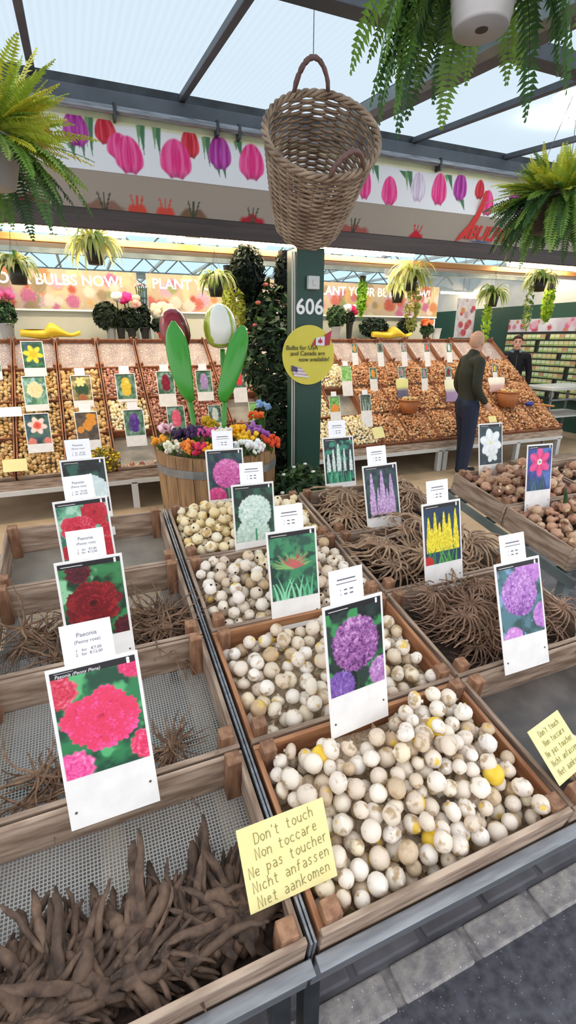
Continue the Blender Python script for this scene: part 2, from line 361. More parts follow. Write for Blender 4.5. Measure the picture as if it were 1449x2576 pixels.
# ------------------------------------------------------------------ painted prints (numpy pictures -> colour grid)
def vn(x, y, s=0):
    xi, yi = np.floor(x), np.floor(y); fx, fy = x - xi, y - yi; fx = fx * fx * (3 - 2 * fx); fy = fy * fy * (3 - 2 * fy)
    def hsh(a, b): q = np.sin(a * 127.1 + b * 311.7 + s * 74.7) * 43758.5453; return q - np.floor(q)
    return (hsh(xi, yi) * (1 - fx) + hsh(xi + 1, yi) * fx) * (1 - fy) + (hsh(xi, yi + 1) * (1 - fx) + hsh(xi + 1, yi + 1) * fx) * fy
def fbm(x, y, s=0, o=3):
    r = 0; a = .5
    for i in range(o): r = r + a * vn(x, y, s + i); x = x * 2.1; y = y * 2.1; a *= .5
    return r / (1 - .5 ** o)
def sst(a, b, x): t = np.clip((x - a) / (b - a), 0, 1); return t * t * (3 - 2 * t)
def lerp(A, B, t): return A * (1 - t[..., None]) + B * t[..., None]
def col(h): return np.array(lin(h))
class Pic:
    def __init__(s, asp, n, seed=0):
        s.n = n; s.m = int(n * asp); x = np.linspace(0, 1, n); y = np.linspace(0, asp, s.m); s.x, s.y = np.meshgrid(x, y); s.a = asp; s.s = seed
        s.i = np.zeros((s.m, n, 3))
    def bg(s, c1, c2, c3=None, f=5):
        t = fbm(s.x * f, s.y * f, s.s); s.i = lerp(np.broadcast_to(col(c1), s.i.shape), col(c2), sst(.35, .65, t))
        if c3: s.i = lerp(s.i, col(c3), sst(.6, .75, fbm(s.x * f * .8 + 9, s.y * f * .8, s.s + 5)))
        return s
    def put(s, m, c): s.i = s.i * (1 - m[..., None]) + c * m[..., None]
    def disc(s, cx, cy, rx, ry, jag=.06, k=9, soft=.02):
        dx, dy = (s.x - cx) / rx, (s.y - cy) / ry; d = np.hypot(dx, dy); a = np.arctan2(dy, dx)
        e = 1 + jag * (2 * vn(a * k / PI + 20, a * 0 + s.s, s.s) - 1) + jag * .5 * np.sin(a * k * 1.7 + s.s)
        return sst(e + soft / rx, e - soft / rx, d), d, a
    def peony(s, cx, cy, r, dk, md, lt, ry=None):
        ry = ry or r
        if s.n >= 60 and r > .25: return s.petals(cx, cy, r, ry, dk, md, lt)
        m, d, a = s.disc(cx, cy, r, ry, .09, 9)
        w = fbm(a * 2.2 + 7, d * 4 + s.s, s.s + 1); rf = .5 + .5 * np.sin(d * 17 + w * 9 + np.sin(a * 5) * 1.5)
        t = np.clip(.55 * rf + .6 * (fbm(s.x * 15 / (r * 3), s.y * 15 / (r * 3), s.s + 2) - .2) + .25 * (d - .5), 0, 1)
        c = lerp(np.broadcast_to(col(dk), s.i.shape), col(md), sst(.0, .45, t)); c = lerp(c, col(lt), sst(.6, 1, t)); s.put(m, c); return s
    def petals(s, cx, cy, r, ry, dk, md, lt):
        q = random.Random(int(cx * 99 + cy * 37) + s.s); D_, M_, L_ = col(dk), col(md), col(lt)
        for ring, cnt, pr in ((.74, 15, .36), (.6, 15, .34), (.46, 13, .3), (.32, 12, .26), (.2, 9, .22), (.07, 6, .18)):
            for k in range(cnt):
                a = 2 * PI * k / cnt + q.uniform(-.25, .25); rg = ring * q.uniform(.88, 1.1); px, py = cx + r * rg * math.cos(a), cy + ry * rg * math.sin(a); dx, dy = (s.x - px) / r, (s.y - py) / ry
                ca_, sa_ = math.cos(a), math.sin(a); u = dx * ca_ + dy * sa_; v = -dx * sa_ + dy * ca_; pw = pr * q.uniform(.85, 1.15); rag = 1 + .16 * (vn(np.arctan2(v, u) * 4 + 30, u * 0 + k, s.s + k) - .5) + .07 * np.sin(np.arctan2(v, u) * 11 + k)
                d = np.hypot(u / pw, v / (pw * .95)) / rag; m = sst(1.04, .93, d); t = np.clip((u / pw + 1) / 2, 0, 1) * .8 + .35 * (vn(v * 26 + k, u * 7, s.s + 2) - .4) + q.uniform(-.12, .12); t = np.clip(t, 0, 1)
                c = lerp(np.broadcast_to(D_, s.i.shape), M_, sst(.08, .5, t)); c = lerp(c, L_, sst(.62, 1.02, t)); s.put(m, c)
        return s
    def globe(s, cx, cy, r, dk, md, lt, stem='#2f5a3a', f=34):
        if stem: s.put(((np.abs(s.x - cx) < .022) & (s.y < cy)).astype(float), np.broadcast_to(col(stem), s.i.shape))
        m, d, a = s.disc(cx, cy, r, r, .04, 16, .02)
        t = vn(s.x * f, s.y * f, s.s + 3) * .6 + vn(s.x * f * .45, s.y * f * .45, s.s + 4) * .5 + .25 * (s.y - cy) / r * .6 - .05
        c = lerp(np.broadcast_to(col(dk), s.i.shape), col(md), sst(.15, .5, t)); c = lerp(c, col(lt), sst(.55, .95, t)); s.put(m, c); return s
    def spike(s, cx, y0, y1, w, c1, c2, top=.25, f=30):
        h = (s.y - y0) / (y1 - y0); ww = w * np.clip(1.25 - h * (1 - top) * 1.25 + .1, .05, 1) * (.85 + .3 * vn(s.y * f, s.x * f, s.s))
        m = sst(1.1, .8, np.abs(s.x - cx) / ww) * (h > 0) * sst(1.03, .97, h)
        t = vn(s.x * f * 1.2, s.y * f, s.s + 8); s.put(m, lerp(np.broadcast_to(col(c1), s.i.shape), col(c2), sst(.3, .7, t))); return s
    def star(s, cx, cy, r, n, c1, c2, cup=None, cr=.35, rot=0, pw=.62, cup2=None):
        dx, dy = s.x - cx, s.y - cy; d = np.hypot(dx, dy) / r; a = np.arctan2(dy, dx) + rot
        tri = 1 - np.abs(np.mod(a * n / (2 * PI) + .5, 1) - .5) * 2; e = pw + (1 - pw) * (.55 * tri + .45 * sst(0, .75, tri)); m = sst(e + .05, e - .03, d)
        sh = tri; t = np.clip(.75 * sh + .35 * (vn(a * 8, d * 6, s.s) - .3), 0, 1)
        s.put(m, lerp(np.broadcast_to(col(c1), s.i.shape), col(c2), t))
        if cup:
            m2, d2, _ = s.disc(cx, cy, r * cr, r * cr, .12, 9, .015); c = lerp(np.broadcast_to(col(cup), s.i.shape), col(cup2 or cup), sst(.3, .9, 1 - d2)); s.put(m2, c)
        return s
    def blades(s, c1, c2, y1, n=9, seed=3, w=.02):
        q = random.Random(seed)
        for _ in range(n):
            x0 = q.uniform(.1, .9); dx = q.uniform(-.25, .25); h = np.clip(s.y / y1, 0, 1); xx = x0 + dx * h ** 1.6
            m = sst(1.2, .7, np.abs(s.x - xx) / (w * (1.05 - h))) * (s.y < y1 * q.uniform(.6, 1)); s.put(m, np.broadcast_to(col(c1 if q.random() < .5 else c2), s.i.shape))
        return s
    def blob(s, cx, cy, r, c1, c2): return s.peony(cx, cy, r, c1, c1, c2)
    def header(s, hh=.085, c='#1d1a1e'):
        s.put((s.y > s.a - hh).astype(float), np.broadcast_to(col(c), s.i.shape)); return s
    def mesh(s, name, w, mat='print'):
        """upright picture centred on x, bottom at z=0, facing -y"""
        n, m = s.n, s.m; xs = (s.x - .5) * w; zs = s.y * w
        v = np.stack([xs, np.zeros_like(xs), zs], -1).reshape(-1, 3); idx = np.arange(n * m).reshape(m, n)
        f = np.stack([idx[:-1, :-1], idx[:-1, 1:], idx[1:, 1:], idx[1:, :-1]], -1).reshape(-1, 4)
        me = bpy.data.meshes.new(name); me.from_pydata(v.tolist(), [], f.tolist()); me.materials.append(M[mat])
        ca = me.color_attributes.new('Col', 'FLOAT_COLOR', 'POINT'); a = np.ones((n * m, 4), dtype=np.float32); a[:, :3] = np.clip(s.i.reshape(-1, 3), 0, 1)
        ca.data.foreach_set('color', a.ravel()); return me
AS = 1.38
def pic(kind, n):
    s = Pic(AS, n, sum(map(ord, kind)) % 37)
    if kind == 'peony_pink':
        s.bg('#1d4a35', '#2f7d4c', '#57b070'); s.peony(.08, 1.12, .2, '#b01f3c', '#d63a52', '#e87a98'); s.peony(.95, 1.27, .16, '#c62558', '#e0356e', '#ee6b9b')
        s.peony(.12, .12, .22, '#d8357f', '#ee5c9f', '#f5a0c6'); s.peony(1.0, .2, .2, '#cf2a55', '#e63d69', '#f183a5'); s.peony(.52, .68, .42, '#b5193f', '#e2385f', '#ee57a0', .36)
    elif kind == 'peony_darkred':
        s.bg('#173823', '#3a7f4c', '#8fc79a'); s.peony(.3, 1.2, .2, '#2a0d12', '#541522', '#6d2430'); s.peony(.95, .1, .2, '#2a0d12', '#4f1620', '#6d2430'); s.peony(.48, .62, .44, '#2e0709', '#6d1119', '#a8262c', .37)
    elif kind == 'peony_red':
        s.bg('#2f6b52', '#6fae8f', '#a7d1b6'); s.peony(.75, 1.1, .26, '#8c1020', '#b31a2c', '#d04050'); s.peony(.95, .7, .16, '#9c1322', '#c32034', '#dd5564'); s.peony(.95, .3, .25, '#9c1322', '#c32034', '#dd5564')
        s.peony(.1, .3, .15, '#8c1020', '#b31a2c', '#d04050'); s.peony(.38, .8, .33, '#99101f', '#c6203a', '#e5647a', .27)
    elif kind == 'peony_white':
        s.bg('#15191a', '#263a36', '#2f5a4c'); s.peony(.58, .55, .4, '#a9bcbc', '#cfe0df', '#eef6f4', .42)
    elif kind == 'allium_purple':
        s.bg('#16211f', '#2a3c36', '#3f8f55'); s.globe(.18, .12, .26, '#5a3a86', '#7b57a6', '#a88ac8', None); s.globe(.95, .18, .24, '#8a4f92', '#b07bb6', '#d9b4da', None)
        s.globe(.5, .74, .43, '#55285f', '#9a5f9d', '#d3a0cf', '#26402f', 46)
    elif kind == 'allium_spider':
        s.bg('#2e5546', '#3f8a5f', '#223f3a', 6); q = random.Random(4)
        for i in range(70):
            a = q.uniform(.15, PI - .15); r = q.uniform(.25, .5)
            for k in range(18):
                t = k / 17; m = np.exp(-(((s.x - .48 - math.cos(a) * r * t) ** 2 + (s.y - .62 - math.sin(a) * r * .8 * t) ** 2) / .00012)); s.put(np.clip(m, 0, 1) * .8, np.broadcast_to(col('#c4605e' if a < 2.4 and t < .8 else '#86b46e'), s.i.shape))
        s.blades('#5fb88a', '#8ad3a8', .5, 12, 5, .03)
    elif kind == 'allium_white':
        s.bg('#26352f', '#2f5a48', '#1d2b27'); s.globe(.45, .12, .45, '#9fbba9', '#bdd2c3', '#dbe8de', None); s.globe(.52, .72, .42, '#9dbcae', '#c9ded3', '#eef5f0', '#3f8d68', 36)
    elif kind == 'allium_pink':
        s.bg('#2b3a4a', '#33524f', '#1f2a33'); s.globe(.2, .05, .3, '#a52f68', '#c9417f', '#dd6ba2', None); s.globe(.55, .72, .42, '#a23a7e', '#cc5ea3', '#e597cb', '#6f8f74', 44)
    elif kind == 'allium_lilac':
        s.bg('#31504e', '#527a86', '#7c9cc0'); s.globe(.75, 1.25, .33, '#9a5fae', '#bf7fcb', '#d9a6de', None); s.globe(1.0, .3, .25, '#9a5fae', '#bf7fcb', '#d9a6de', None); s.globe(.25, -.05, .25, '#a45fb2', '#cb86cf', '#e2aee2', None)
        s.globe(.48, .8, .42, '#7a4494', '#b379c3', '#dbb0e0', '#3f5f6c', 44)
    elif kind == 'spire_yellow':
        s.bg('#1e3550', '#25465c', '#182a3a')
        for i, (x, h) in enumerate(((.12, 1.1), (.3, 1.2), (.42, .95), (.55, 1.18), (.7, 1.12), (.88, 1.22), (.62, .9), (.2, .85))): s.spike(x, .28, h, .085, '#d8c21c', '#f2e23c', .1)
        s.blades('#2f7a3c', '#55a04e', .42, 16, 6, .03); s.blob(.08, .06, .14, '#c02626', '#d84a3a')
    elif kind == 'spire_pink':
        s.bg('#2c3f44', '#3b5550', '#20303a')
        for x, h, w in ((.2, 1.2, .1), (.52, 1.25, .11), (.8, 1.12, .1), (.38, .8, .07), (.66, .75, .07)): s.spike(x, .05, h, w, '#a884b4', '#cfaed6', .12)
    elif kind == 'spire_white':
        s.bg('#1f3f3c', '#1b2230', '#3f8f74')
        for x, h, w in ((.12, .9, .07), (.3, 1.05, .06), (.48, 1.2, .08), (.68, 1.05, .05), (.9, 1.0, .06)): s.spike(x, .35, h, w, '#b9d0c3', '#e2ede6', .2)
        s.blades('#2f8a66', '#56b58c', .5, 22, 8, .035)
    elif kind == 'amaryllis_white':
        s.bg('#2b3a44', '#3b4f58', '#28342f'); s.star(.5, .75, .5, 6, '#dfe7e8', '#fbfcfb', '#e6e8a0', .12, .3, .66); s.star(.55, .35, .3, 5, '#d5dedf', '#f5f8f7', None, .1, .8)
    elif kind == 'amaryllis_pink':
        s.bg('#34408c', '#5570b4', '#2a2f66', 3); s.blades('#23414f', '#2f5a5a', .6, 10, 9, .04); s.star(.5, .88, .46, 6, '#d02468', '#f2589a', '#f0e6dc', .2, .52, .6, '#4e6f46')
    elif kind == 'daffodil': s.bg('#1f4a3a', '#3a7a5a', '#28506a'); s.star(.5, .72, .5, 6, '#e0b41c', '#f6dc3e', '#f0b31a', .36, .2, .5)
    elif kind == 'daffodil_cream': s.bg('#4a7a60', '#7faa90', '#9fc4c8'); s.peony(.5, .72, .38, '#e8bf80', '#f3d9a6', '#fbeccb'); s.blades('#3f7a4e', '#7aa65f', .4, 8)
    elif kind == 'daffodil_pot': s.bg('#6f6040', '#9f9060', '#c4b878'); s.blob(.5, .62, .38, '#2f4a30', '#5f7a48'); s.star(.45, 1.05, .3, 6, '#e8d27a', '#f4e7a8'); s.blob(.5, .12, .24, '#a0603a', '#c08050')
    elif kind == 'daffodil_pink': s.bg('#37526a', '#4f7060', '#2b4030'); s.star(.5, .85, .42, 6, '#ecc6b8', '#f8e6da', '#e8604a', .42, .2, .6, '#d8402f'); s.blob(.2, .1, .18, '#e07a6a', '#f0a898'); s.blob(.85, .12, .16, '#e07a6a', '#f0a898')
    elif kind == 'orange_cluster':
        s.bg('#4a4038', '#6a5a48', '#3a302c'); q = random.Random(2)
        for i in range(12): s.blob(q.uniform(.15, .85), q.uniform(.5, 1.2), .15, '#d88a2a', '#f2b850')
    elif kind.startswith('hya_'):
        c = {'yellow': ('#d8b838', '#f4e07a'), 'darkred': ('#7a1030', '#b02a52'), 'lilac': ('#a88ac0', '#d4c0e0'), 'red': ('#e0384a', '#f26a6a'), 'purple': ('#4a2a82', '#8a5ab4'), 'pink': ('#e85a78', '#f498a8'), 'white': ('#d8dcd8', '#f8f8f4'), 'orange': ('#e89028', '#f6b850'), 'dark': ('#3a1828', '#5f3044'), 'mauve': ('#b08898', '#d4b8c0')}[kind[4:]]
        s.bg('#3f5f4a', '#6a8f78', '#8fb0a8'); s.globe(.5, .42, .25, c[0], c[0], c[1], None, 16); s.globe(.5, 1.0, .2, c[0], c[0], c[1], None, 16); s.globe(.5, .72, .28, c[0], c[0], c[1], None, 16)
    elif kind == 'greens': s.bg('#6fae58', '#a8d488', '#8cc470', 7)
    elif kind == 'carrot': s.bg('#5fa04a', '#8cc46a', '#4f8a44', 7); s.blob(.5, .3, .4, '#e88a2a', '#f4b060')
    elif kind == 'snowdrop':
        s.bg('#3a4a40', '#5a6a5c', '#2b352e'); s.blades('#b8c8b8', '#7f977f', 1.2, 14, 4, .03)
    elif kind == 'crocus': s.bg('#d8c8d0', '#e8dcd0', '#c8a8c8', 5); s.blob(.5, 1.0, .4, '#e8d858', '#f4ec98'); s.blob(.5, .4, .35, '#6a6a88', '#9a94b8')
    return s

# ------------------------------------------------------------------ flower cards
CW, CH = .175, .335
_cards = {}
def card_parts(root, kind, w=CW, h=CH, n=60, tagx=None, tw=.096, th=.08, pins=True, lettered=None, small=False):
    b = MB(); b.box(-w / 2, w / 2, 0, .003, 0, h); b.build('card_board', 'white', root, bevel=0 if small else .0008)
    pw = w * .92; key = (kind, n, round(w, 3))
    if key not in _cards:
        p = pic(kind, n); p.header(.03 if small else .085); _cards[key] = p.mesh('flower_photo', pw)
    o = obj('flower_photo', _cards[key], root, Matrix.Translation((0, -.0008, h - pw * AS - w * .045)))
    top = h - w * .045
    if small: pass
    else:
        b = MB(); x0 = -pw / 2 + .008
        if not lettered: b.box(x0, x0 + .055, -.0012, -.0009, top - .0092, top - .0077)
        else: b.box(x0, x0 + .035, -.0012, -.0009, top - .0036, top - .003)
        b.build('caption_print', 'letter', root)
        if lettered: obj('lettering', T_PL, root, Matrix.Translation((x0, -.0011, top - .0125)) @ UPR)
        b = MB(); b.lathe([(.0035, 0), (.0035, .0003)], 10, T=Matrix.Translation((pw / 2 - .014, -.0009, top - .0045)) @ Matrix.Rotation(PI / 2, 4, 'X'), caps=True)
        b.prism([(pw / 2 - .0175, top - .008), (pw / 2 - .0105, top - .008), (pw / 2 - .0115, top - .0145), (pw / 2 - .0165, top - .0145)], -.0012, -.0009); b.build('logo_mark', 'letter', root)
    if pins and not small:
        for x, z in ((-w * .42, .035), (w * .42, .05)):
            b = MB(); b.lathe([(.0028, 0), (.0025, .0015), (.001, .002)], 8, T=Matrix.Translation((x, 0, z)) @ Matrix.Rotation(PI / 2, 4, 'X'), caps=True); b.build('nail', 'pin', root)
    if tagx is not None:
        b = MB(); b.box(-tw / 2, tw / 2, 0, .0012, -.02, th); t = b.build('price_slip', 'paper', root, Matrix.Translation((tagx, .0032 if not small else .004, h)))
        if not small:
            if lettered == 'tag' or kind.startswith('peony'):
                obj('lettering', T_PAE, t, Matrix.Translation((0, -.0003, th - .028)) @ UPR); obj('lettering', T_ROSE, t, Matrix.Translation((0, -.0003, th - .041)) @ UPR); obj('lettering', T_PR, t, Matrix.Translation((0, -.0003, th - .058)) @ UPR)
            else:
                b = MB()
                b.box(-.026, .026, -.0004, 0, th - .027, th - .0235); b.box(-.029, .029, -.0004, 0, th - .036, th - .034)
                for k in range(2):
                    z = th - .053 - k * .0105; b.box(-.0185, -.0172, -.0004, 0, z, z + .004); b.box(-.008, .001, -.0004, 0, z, z + .0035); b.box(.008, .018, -.0004, 0, z, z + .0035)
                b.build('price_print', 'ink', t)
def card_frame(p, lean, yaw=0, roll=0):
    X = V((math.cos(yaw), math.sin(yaw), 0)); N = V((-math.sin(yaw), math.cos(yaw), 0)); Z = V((0, 0, 1))
    U = Z * math.cos(lean) + N * math.sin(lean); X2 = X * math.cos(roll) + U * math.sin(roll); U2 = U * math.cos(roll) - X * math.sin(roll)
    return fr(p, X2, U2.cross(X2), U2)

# ------------------------------------------------------------------ sloping stand frame
INC = math.radians(10.5); Vd = V((0, math.cos(INC), math.sin(INC))); Wd = V((0, -math.sin(INC), math.cos(INC))); P0 = V((0, .464, .6))
def S(u, v, w=0): return P0 + V((u, 0, 0)) + Vd * v + Wd * w
def SF(u, v, w=0): return fr(S(u, v, w), V((1, 0, 0)), Vd, Wd)

# ------------------------------------------------------------------ sky and exposure
w = bpy.data.worlds.new('overcast'); SC.world = w; w.use_nodes = True
w.node_tree.nodes['Background'].inputs[0].default_value = (.93, .955, 1.0, 1); w.node_tree.nodes['Background'].inputs[1].default_value = 1.15
SC.view_settings.view_transform = 'Standard'; SC.view_settings.look = 'None'; SC.view_settings.gamma = 1; SC.view_settings.exposure = .56; SC.view_settings.use_curve_mapping = False

# ------------------------------------------------------------------ ground
b = MB(); b.box(-6, 14, -4, .535, -.1, 0); struct(b.build('floor', 'asph'))
b = MB(); b.box(-6, 14, .62, 2.6, -.1, 0); struct(b.build('floor', 'shade_brick'))
b = MB(); b.box(-6, 14, 2.6, 16, -.1, -.001); struct(b.build('floor', 'conc'))
b = MB()
for k in range(-14, 30):
    x = .54 + k * .252; b.box(x + .008, x + .232, .535 + rr(-.004, .004), .618, -.1, .006 + rr(0, .004))
b.box(-6, 14, .53, .625, -.1, -.004)
struct(b.build('trim_1', 'brick', bevel=.006))
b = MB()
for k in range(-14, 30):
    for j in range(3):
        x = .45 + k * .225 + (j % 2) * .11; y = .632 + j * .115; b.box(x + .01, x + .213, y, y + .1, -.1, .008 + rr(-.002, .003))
struct(b.build('trim_2', 'shade_brick', bevel=.006))  # brick rows by the stand front, stand shade painted in as darker colour

# ------------------------------------------------------------------ sloping metal stands
def stand(name, label, u0, u1, v0, v1, legs=True):
    t = thing(name, label, 'display stand', (0.5 * (u0 + u1), S(0, v0)[1], 0))
    inv = t.matrix_world.inverted()
    def P(nm, mb, mat, bev=.002): return mb.build(nm, mat, t, inv @ SF(0, 0, 0), bevel=bev)
    b = MB(); b.box(u0, u1, v0 - .012, v0 - .004, -.165, -.045); b.box(u0, u1, v0 - .03, v0 - .004, -.05, -.044); b.box(u0, u1, v0 - .004, v0 + .03, -.165, -.158); P('front_rail', b, 'steel')
    for u in (u0, u1):
        b = MB(); b.box(u - .003, u + .003, v0, v1, -.17, .0 if u < 1 else -.12); P('side_rail', b, 'teal' if u0 > 1.6 else 'steel')
    b = MB(); b.box(u0, u1, v1, v1 + .01, -.17, -.12); P('back_rail', b, 'steel')
    for k in range(4):
        v = v0 + .1 + (v1 - v0 - .2) * k / 3; b = MB(); b.box(u0, u1, v - .015, v + .015, -.16, -.128); P('cross_bar', b, 'teal')
    if legs:
        for u in (u0 + .03, u1 - .03):
            for v in (v0 + .06, v1 - .06):
                q = S(u, v, -.16); b = MB(); b.box(q[0] - .02, q[0] + .02, q[1] - .02, q[1] + .02, 0, q[2]); b.build('leg', 'teal' if u0 > 1.6 else 'darksteel', t, inv, bevel=.003)
    return t
stand('display_stand', 'grey steel stand under the crates of dark roots, left end of the front display', -1.02, .236, 0, 1.6)
stand('display_stand', 'grey steel stand under the white bulb crates and the spider root crates', .244, 1.51, 0, 1.6)
stand('display_stand', 'blue-grey steel stand with legs under the amaryllis bulb crates', 1.84, 3.1, .74, 1.62)

# ------------------------------------------------------------------ crates
def crate(label, u0, v0, wd=.605, dp=.393, ht=.115, pine=False, fz=0, bottom='mesh', post=.026, grp='wooden crates on the sloping stands'):
    t = thing('wooden_crate', label, 'crate', SF(u0, v0, 0), grp)
    th = .012; wx, wy = ('pine', 'pine_y') if pine else ('wood', 'wood_y')
    b = MB(); b.box(0, wd, 0, th, -ht, fz); b.build('front_board', 'wood', t, bevel=.002)
    b = MB(); b.box(0, wd, dp - th, dp, -ht, 0); b.build('back_board', wx, t, bevel=.002)
    b = MB(); b.box(0, th, th, dp - th, -ht, -.002); b.build('side_board', wy, t, bevel=.002)
    b = MB(); b.box(wd - th, wd, th, dp - th, -ht, -.002); b.build('side_board', wy, t, bevel=.002)
    for x in (th, wd - th - .034):
        for y in (th, dp - th - .034):
            b = MB(); b.box(x, x + .034, y, y + .034, -ht, post + rr(-.004, .006)); b.build('corner_post', 'post', t, bevel=.002)
    if bottom == 'mesh':
        b = MB(); b.box(th, wd - th, th, dp - th, -ht - .0005, -ht + .0005); b.build('wire_mesh_bottom', 'mesh', t)
        for x in (.02, wd / 2 - .03, wd - .075):
            b = MB(); b.box(x, x + .05, 0, dp, -ht - .01, -ht - .003); b.build('slat', 'slat', t)
    else:
        b = MB(); b.box(th, wd - th, th, dp - th, -ht - .004, -ht); b.build('tray_bottom', bottom, t)
    return t
ROWS = [0, .4, .8, 1.2]
LU, MU, RU = -.378, .256, .892
crate('weathered crate of thick black peony roots, nearest row at bottom left', LU, 0, fz=.014)
crate('weathered mesh crate with two small bunches of roots, behind the pink peony card', LU, .4)
crate('weathered crate of fibrous brown roots behind the dark red peony card', LU, .8)
crate('empty crate with a grey sheet bottom behind the red peony card', LU, 1.2, bottom='sheet')
crate('orange pine crate of white bulbs behind the yellow Don\'t touch note', MU, 0, .62, pine=True, fz=.014, bottom='dsheet')
crate('crate of large white bulbs behind the purple allium card', MU, .4, .62, pine=True, bottom='dsheet')
crate('crate of cream bulbs behind the red spidery allium card', MU, .8, .62, bottom='dsheet')
crate('crate of yellowish bulbs behind the white allium card, in front of the barrel', MU, 1.2, .62, bottom='dsheet')
crate('nearly empty mesh crate with a few white bulbs, under the lilac allium card', RU, 0, bottom='dsheet')
crate('crate of tangled dark spider roots behind the lilac allium card', RU, .4)
crate('crate of pale spider roots behind the yellow spire card', RU, .8)
crate('crate of coiled spider roots behind the pink spire card', RU, 1.2)
crate('crate at the left edge beside the black peony roots', LU - .635, 0)
crate('crate at the left edge beside the small bunches of roots', LU - .635, .4)
AU = 1.85
crate('crate of amaryllis bulbs behind the pink amaryllis card', AU, 1.2, .6, post=.02)
crate('front crate of amaryllis bulbs at the right edge, below the pink amaryllis card', AU, .8, .6, post=.0)
crate('second crate of amaryllis bulbs at the right edge of the picture', AU + .62, 1.2, .6, post=.02)
crate('far right crate of amaryllis bulbs beside the front one', AU + .62, .8, .6, post=.02)

# ------------------------------------------------------------------ bulbs
def bulb_mesh(name, prof, mat, r, n=14, lob=0, seed=0, low=False, neck=0):
    b = MB(); ph = seed * 1.3
    b.lathe([(p * r, z * r) for p, z in prof], n, wob=(lambda a, i: 1 + lob * math.cos(a * 5 + ph) + .03 * math.sin(a * 2 + ph + i)), caps=True)
    return b.mesh(name, mat, True)
PR1 = [(.16, -.9), (.34, -.86), (.62, -.74), (.9, -.4), (1, 0), (.93, .38), (.72, .7), (.42, .9), (.2, .98), (.1, 1.02)]
PR2 = [(.2, -.8), (.4, -.78), (.8, -.6), (1.02, -.2), (1.03, .15), (.85, .52), (.5, .78), (.27, .9), (.17, 1.0), (.1, 1.08)]
PR3 = [(.14, -1.05), (.3, -1), (.62, -.8), (.88, -.4), (.96, .05), (.84, .5), (.6, .82), (.36, .98), (.2, 1.08), (.1, 1.16)]
PR4 = [(.2, -.75), (.45, -.74), (.85, -.55), (1.06, -.15), (1.06, .12), (.9, .42), (.6, .62), (.3, .7), (.2, .78), (.22, .95)]
WB = [bulb_mesh('white_bulb', p, 'bulb', .022, 14, l, i) for i, (p, l) in enumerate(((PR1, 0), (PR2, .04), (PR3, 0), (PR4, .05), (PR1, .03)))]
YB = bulb_mesh('yellow_bulb', PR1, 'ybulb', .022)
def pile(n, u0, u1, v0, v1, base, r0, r1, seed, K=50, avoid=None):
    q = random.Random(seed); P = []
    A = np.zeros((0, 4))
    for _ in range(n):
        r = q.uniform(r0, r1); best = None
        for _k in range(K):
            u, v = q.uniform(u0 + r, u1 - r), q.uniform(v0 + r, v1 - r)
            if avoid and avoid(u, v, r): continue
            w_ = base(u, v) + r
            if len(A):
                d2 = (A[:, 0] - u) ** 2 + (A[:, 1] - v) ** 2; s2 = (A[:, 3] + r) ** 2 * .93; k = d2 < s2
                if k.any(): w_ = max(w_, float((A[k, 2] + np.sqrt(s2[k] - d2[k])).max()))
            sc = w_ - base(u, v)
            if best is None or sc < best[0]: best = (sc, u, v, w_, r)
        if best: P.append(best[1:]); A = np.array(P)
    return P
def litter(name, label, u0, u1, v0, v1, base, mat, nu=24, nv=16, dz=.004, amp=.006):
    b = MB(); vs = []; fs = []
    for j in range(nv + 1):
        for i in range(nu + 1):
            u = u0 + (u1 - u0) * i / nu; v = v0 + (v1 - v0) * j / nv; vs.append(S(u, v, base(u, v) - dz + amp * (mnoise.noise(V((u * 40, v * 40, 3))))))
    for j in range(nv):
        for i in range(nu):
            a = j * (nu + 1) + i; fs.append((a, a + 1, a + nu + 2, a + nu + 1))
    b.add(vs, fs)
    if mat == 'litter':
        q = random.Random(int(v0 * 100))
        for _ in range(320):
            u, v = q.uniform(u0 + .01, u1 - .01), q.uniform(v0 + .01, v1 - .01); o_ = S(u, v, base(u, v) + q.uniform(.004, .03)); a = V((q.gauss(0, 1), q.gauss(0, 1), q.gauss(0, .5))).normalized() * q.uniform(.006, .014); c_ = a.cross(V((q.gauss(0, 1), q.gauss(0, 1), q.gauss(0, 1)))).normalized() * q.uniform(.004, .009); d_ = a.cross(c_).normalized() * .004
            b.add([o_ - a, o_ + c_ + d_, o_ + a, o_ - c_ + d_], [(0, 1, 2), (0, 2, 3)])
    o = b.build(name, mat, None, None, True); tag(o, label, 'plant litter'); o['kind'] = 'stuff'; return o
def put_bulbs(P, meshes, label, grp, seed, ref, nm='white_bulb'):
    q = random.Random(seed)
    for (u, v, w_, r) in P:
        me = q.choice(meshes); o = bpy.data.objects.new(nm, me); C.objects.link(o)
        o.matrix_world = Matrix.Translation(S(u, v, w_)) @ Euler((q.gauss(0, .9), q.gauss(0, .9), q.uniform(0, 6.3))).to_matrix().to_4x4() @ Matrix.Scale(r / ref * .98, 4)
        tag(o, label, 'bulb', grp)
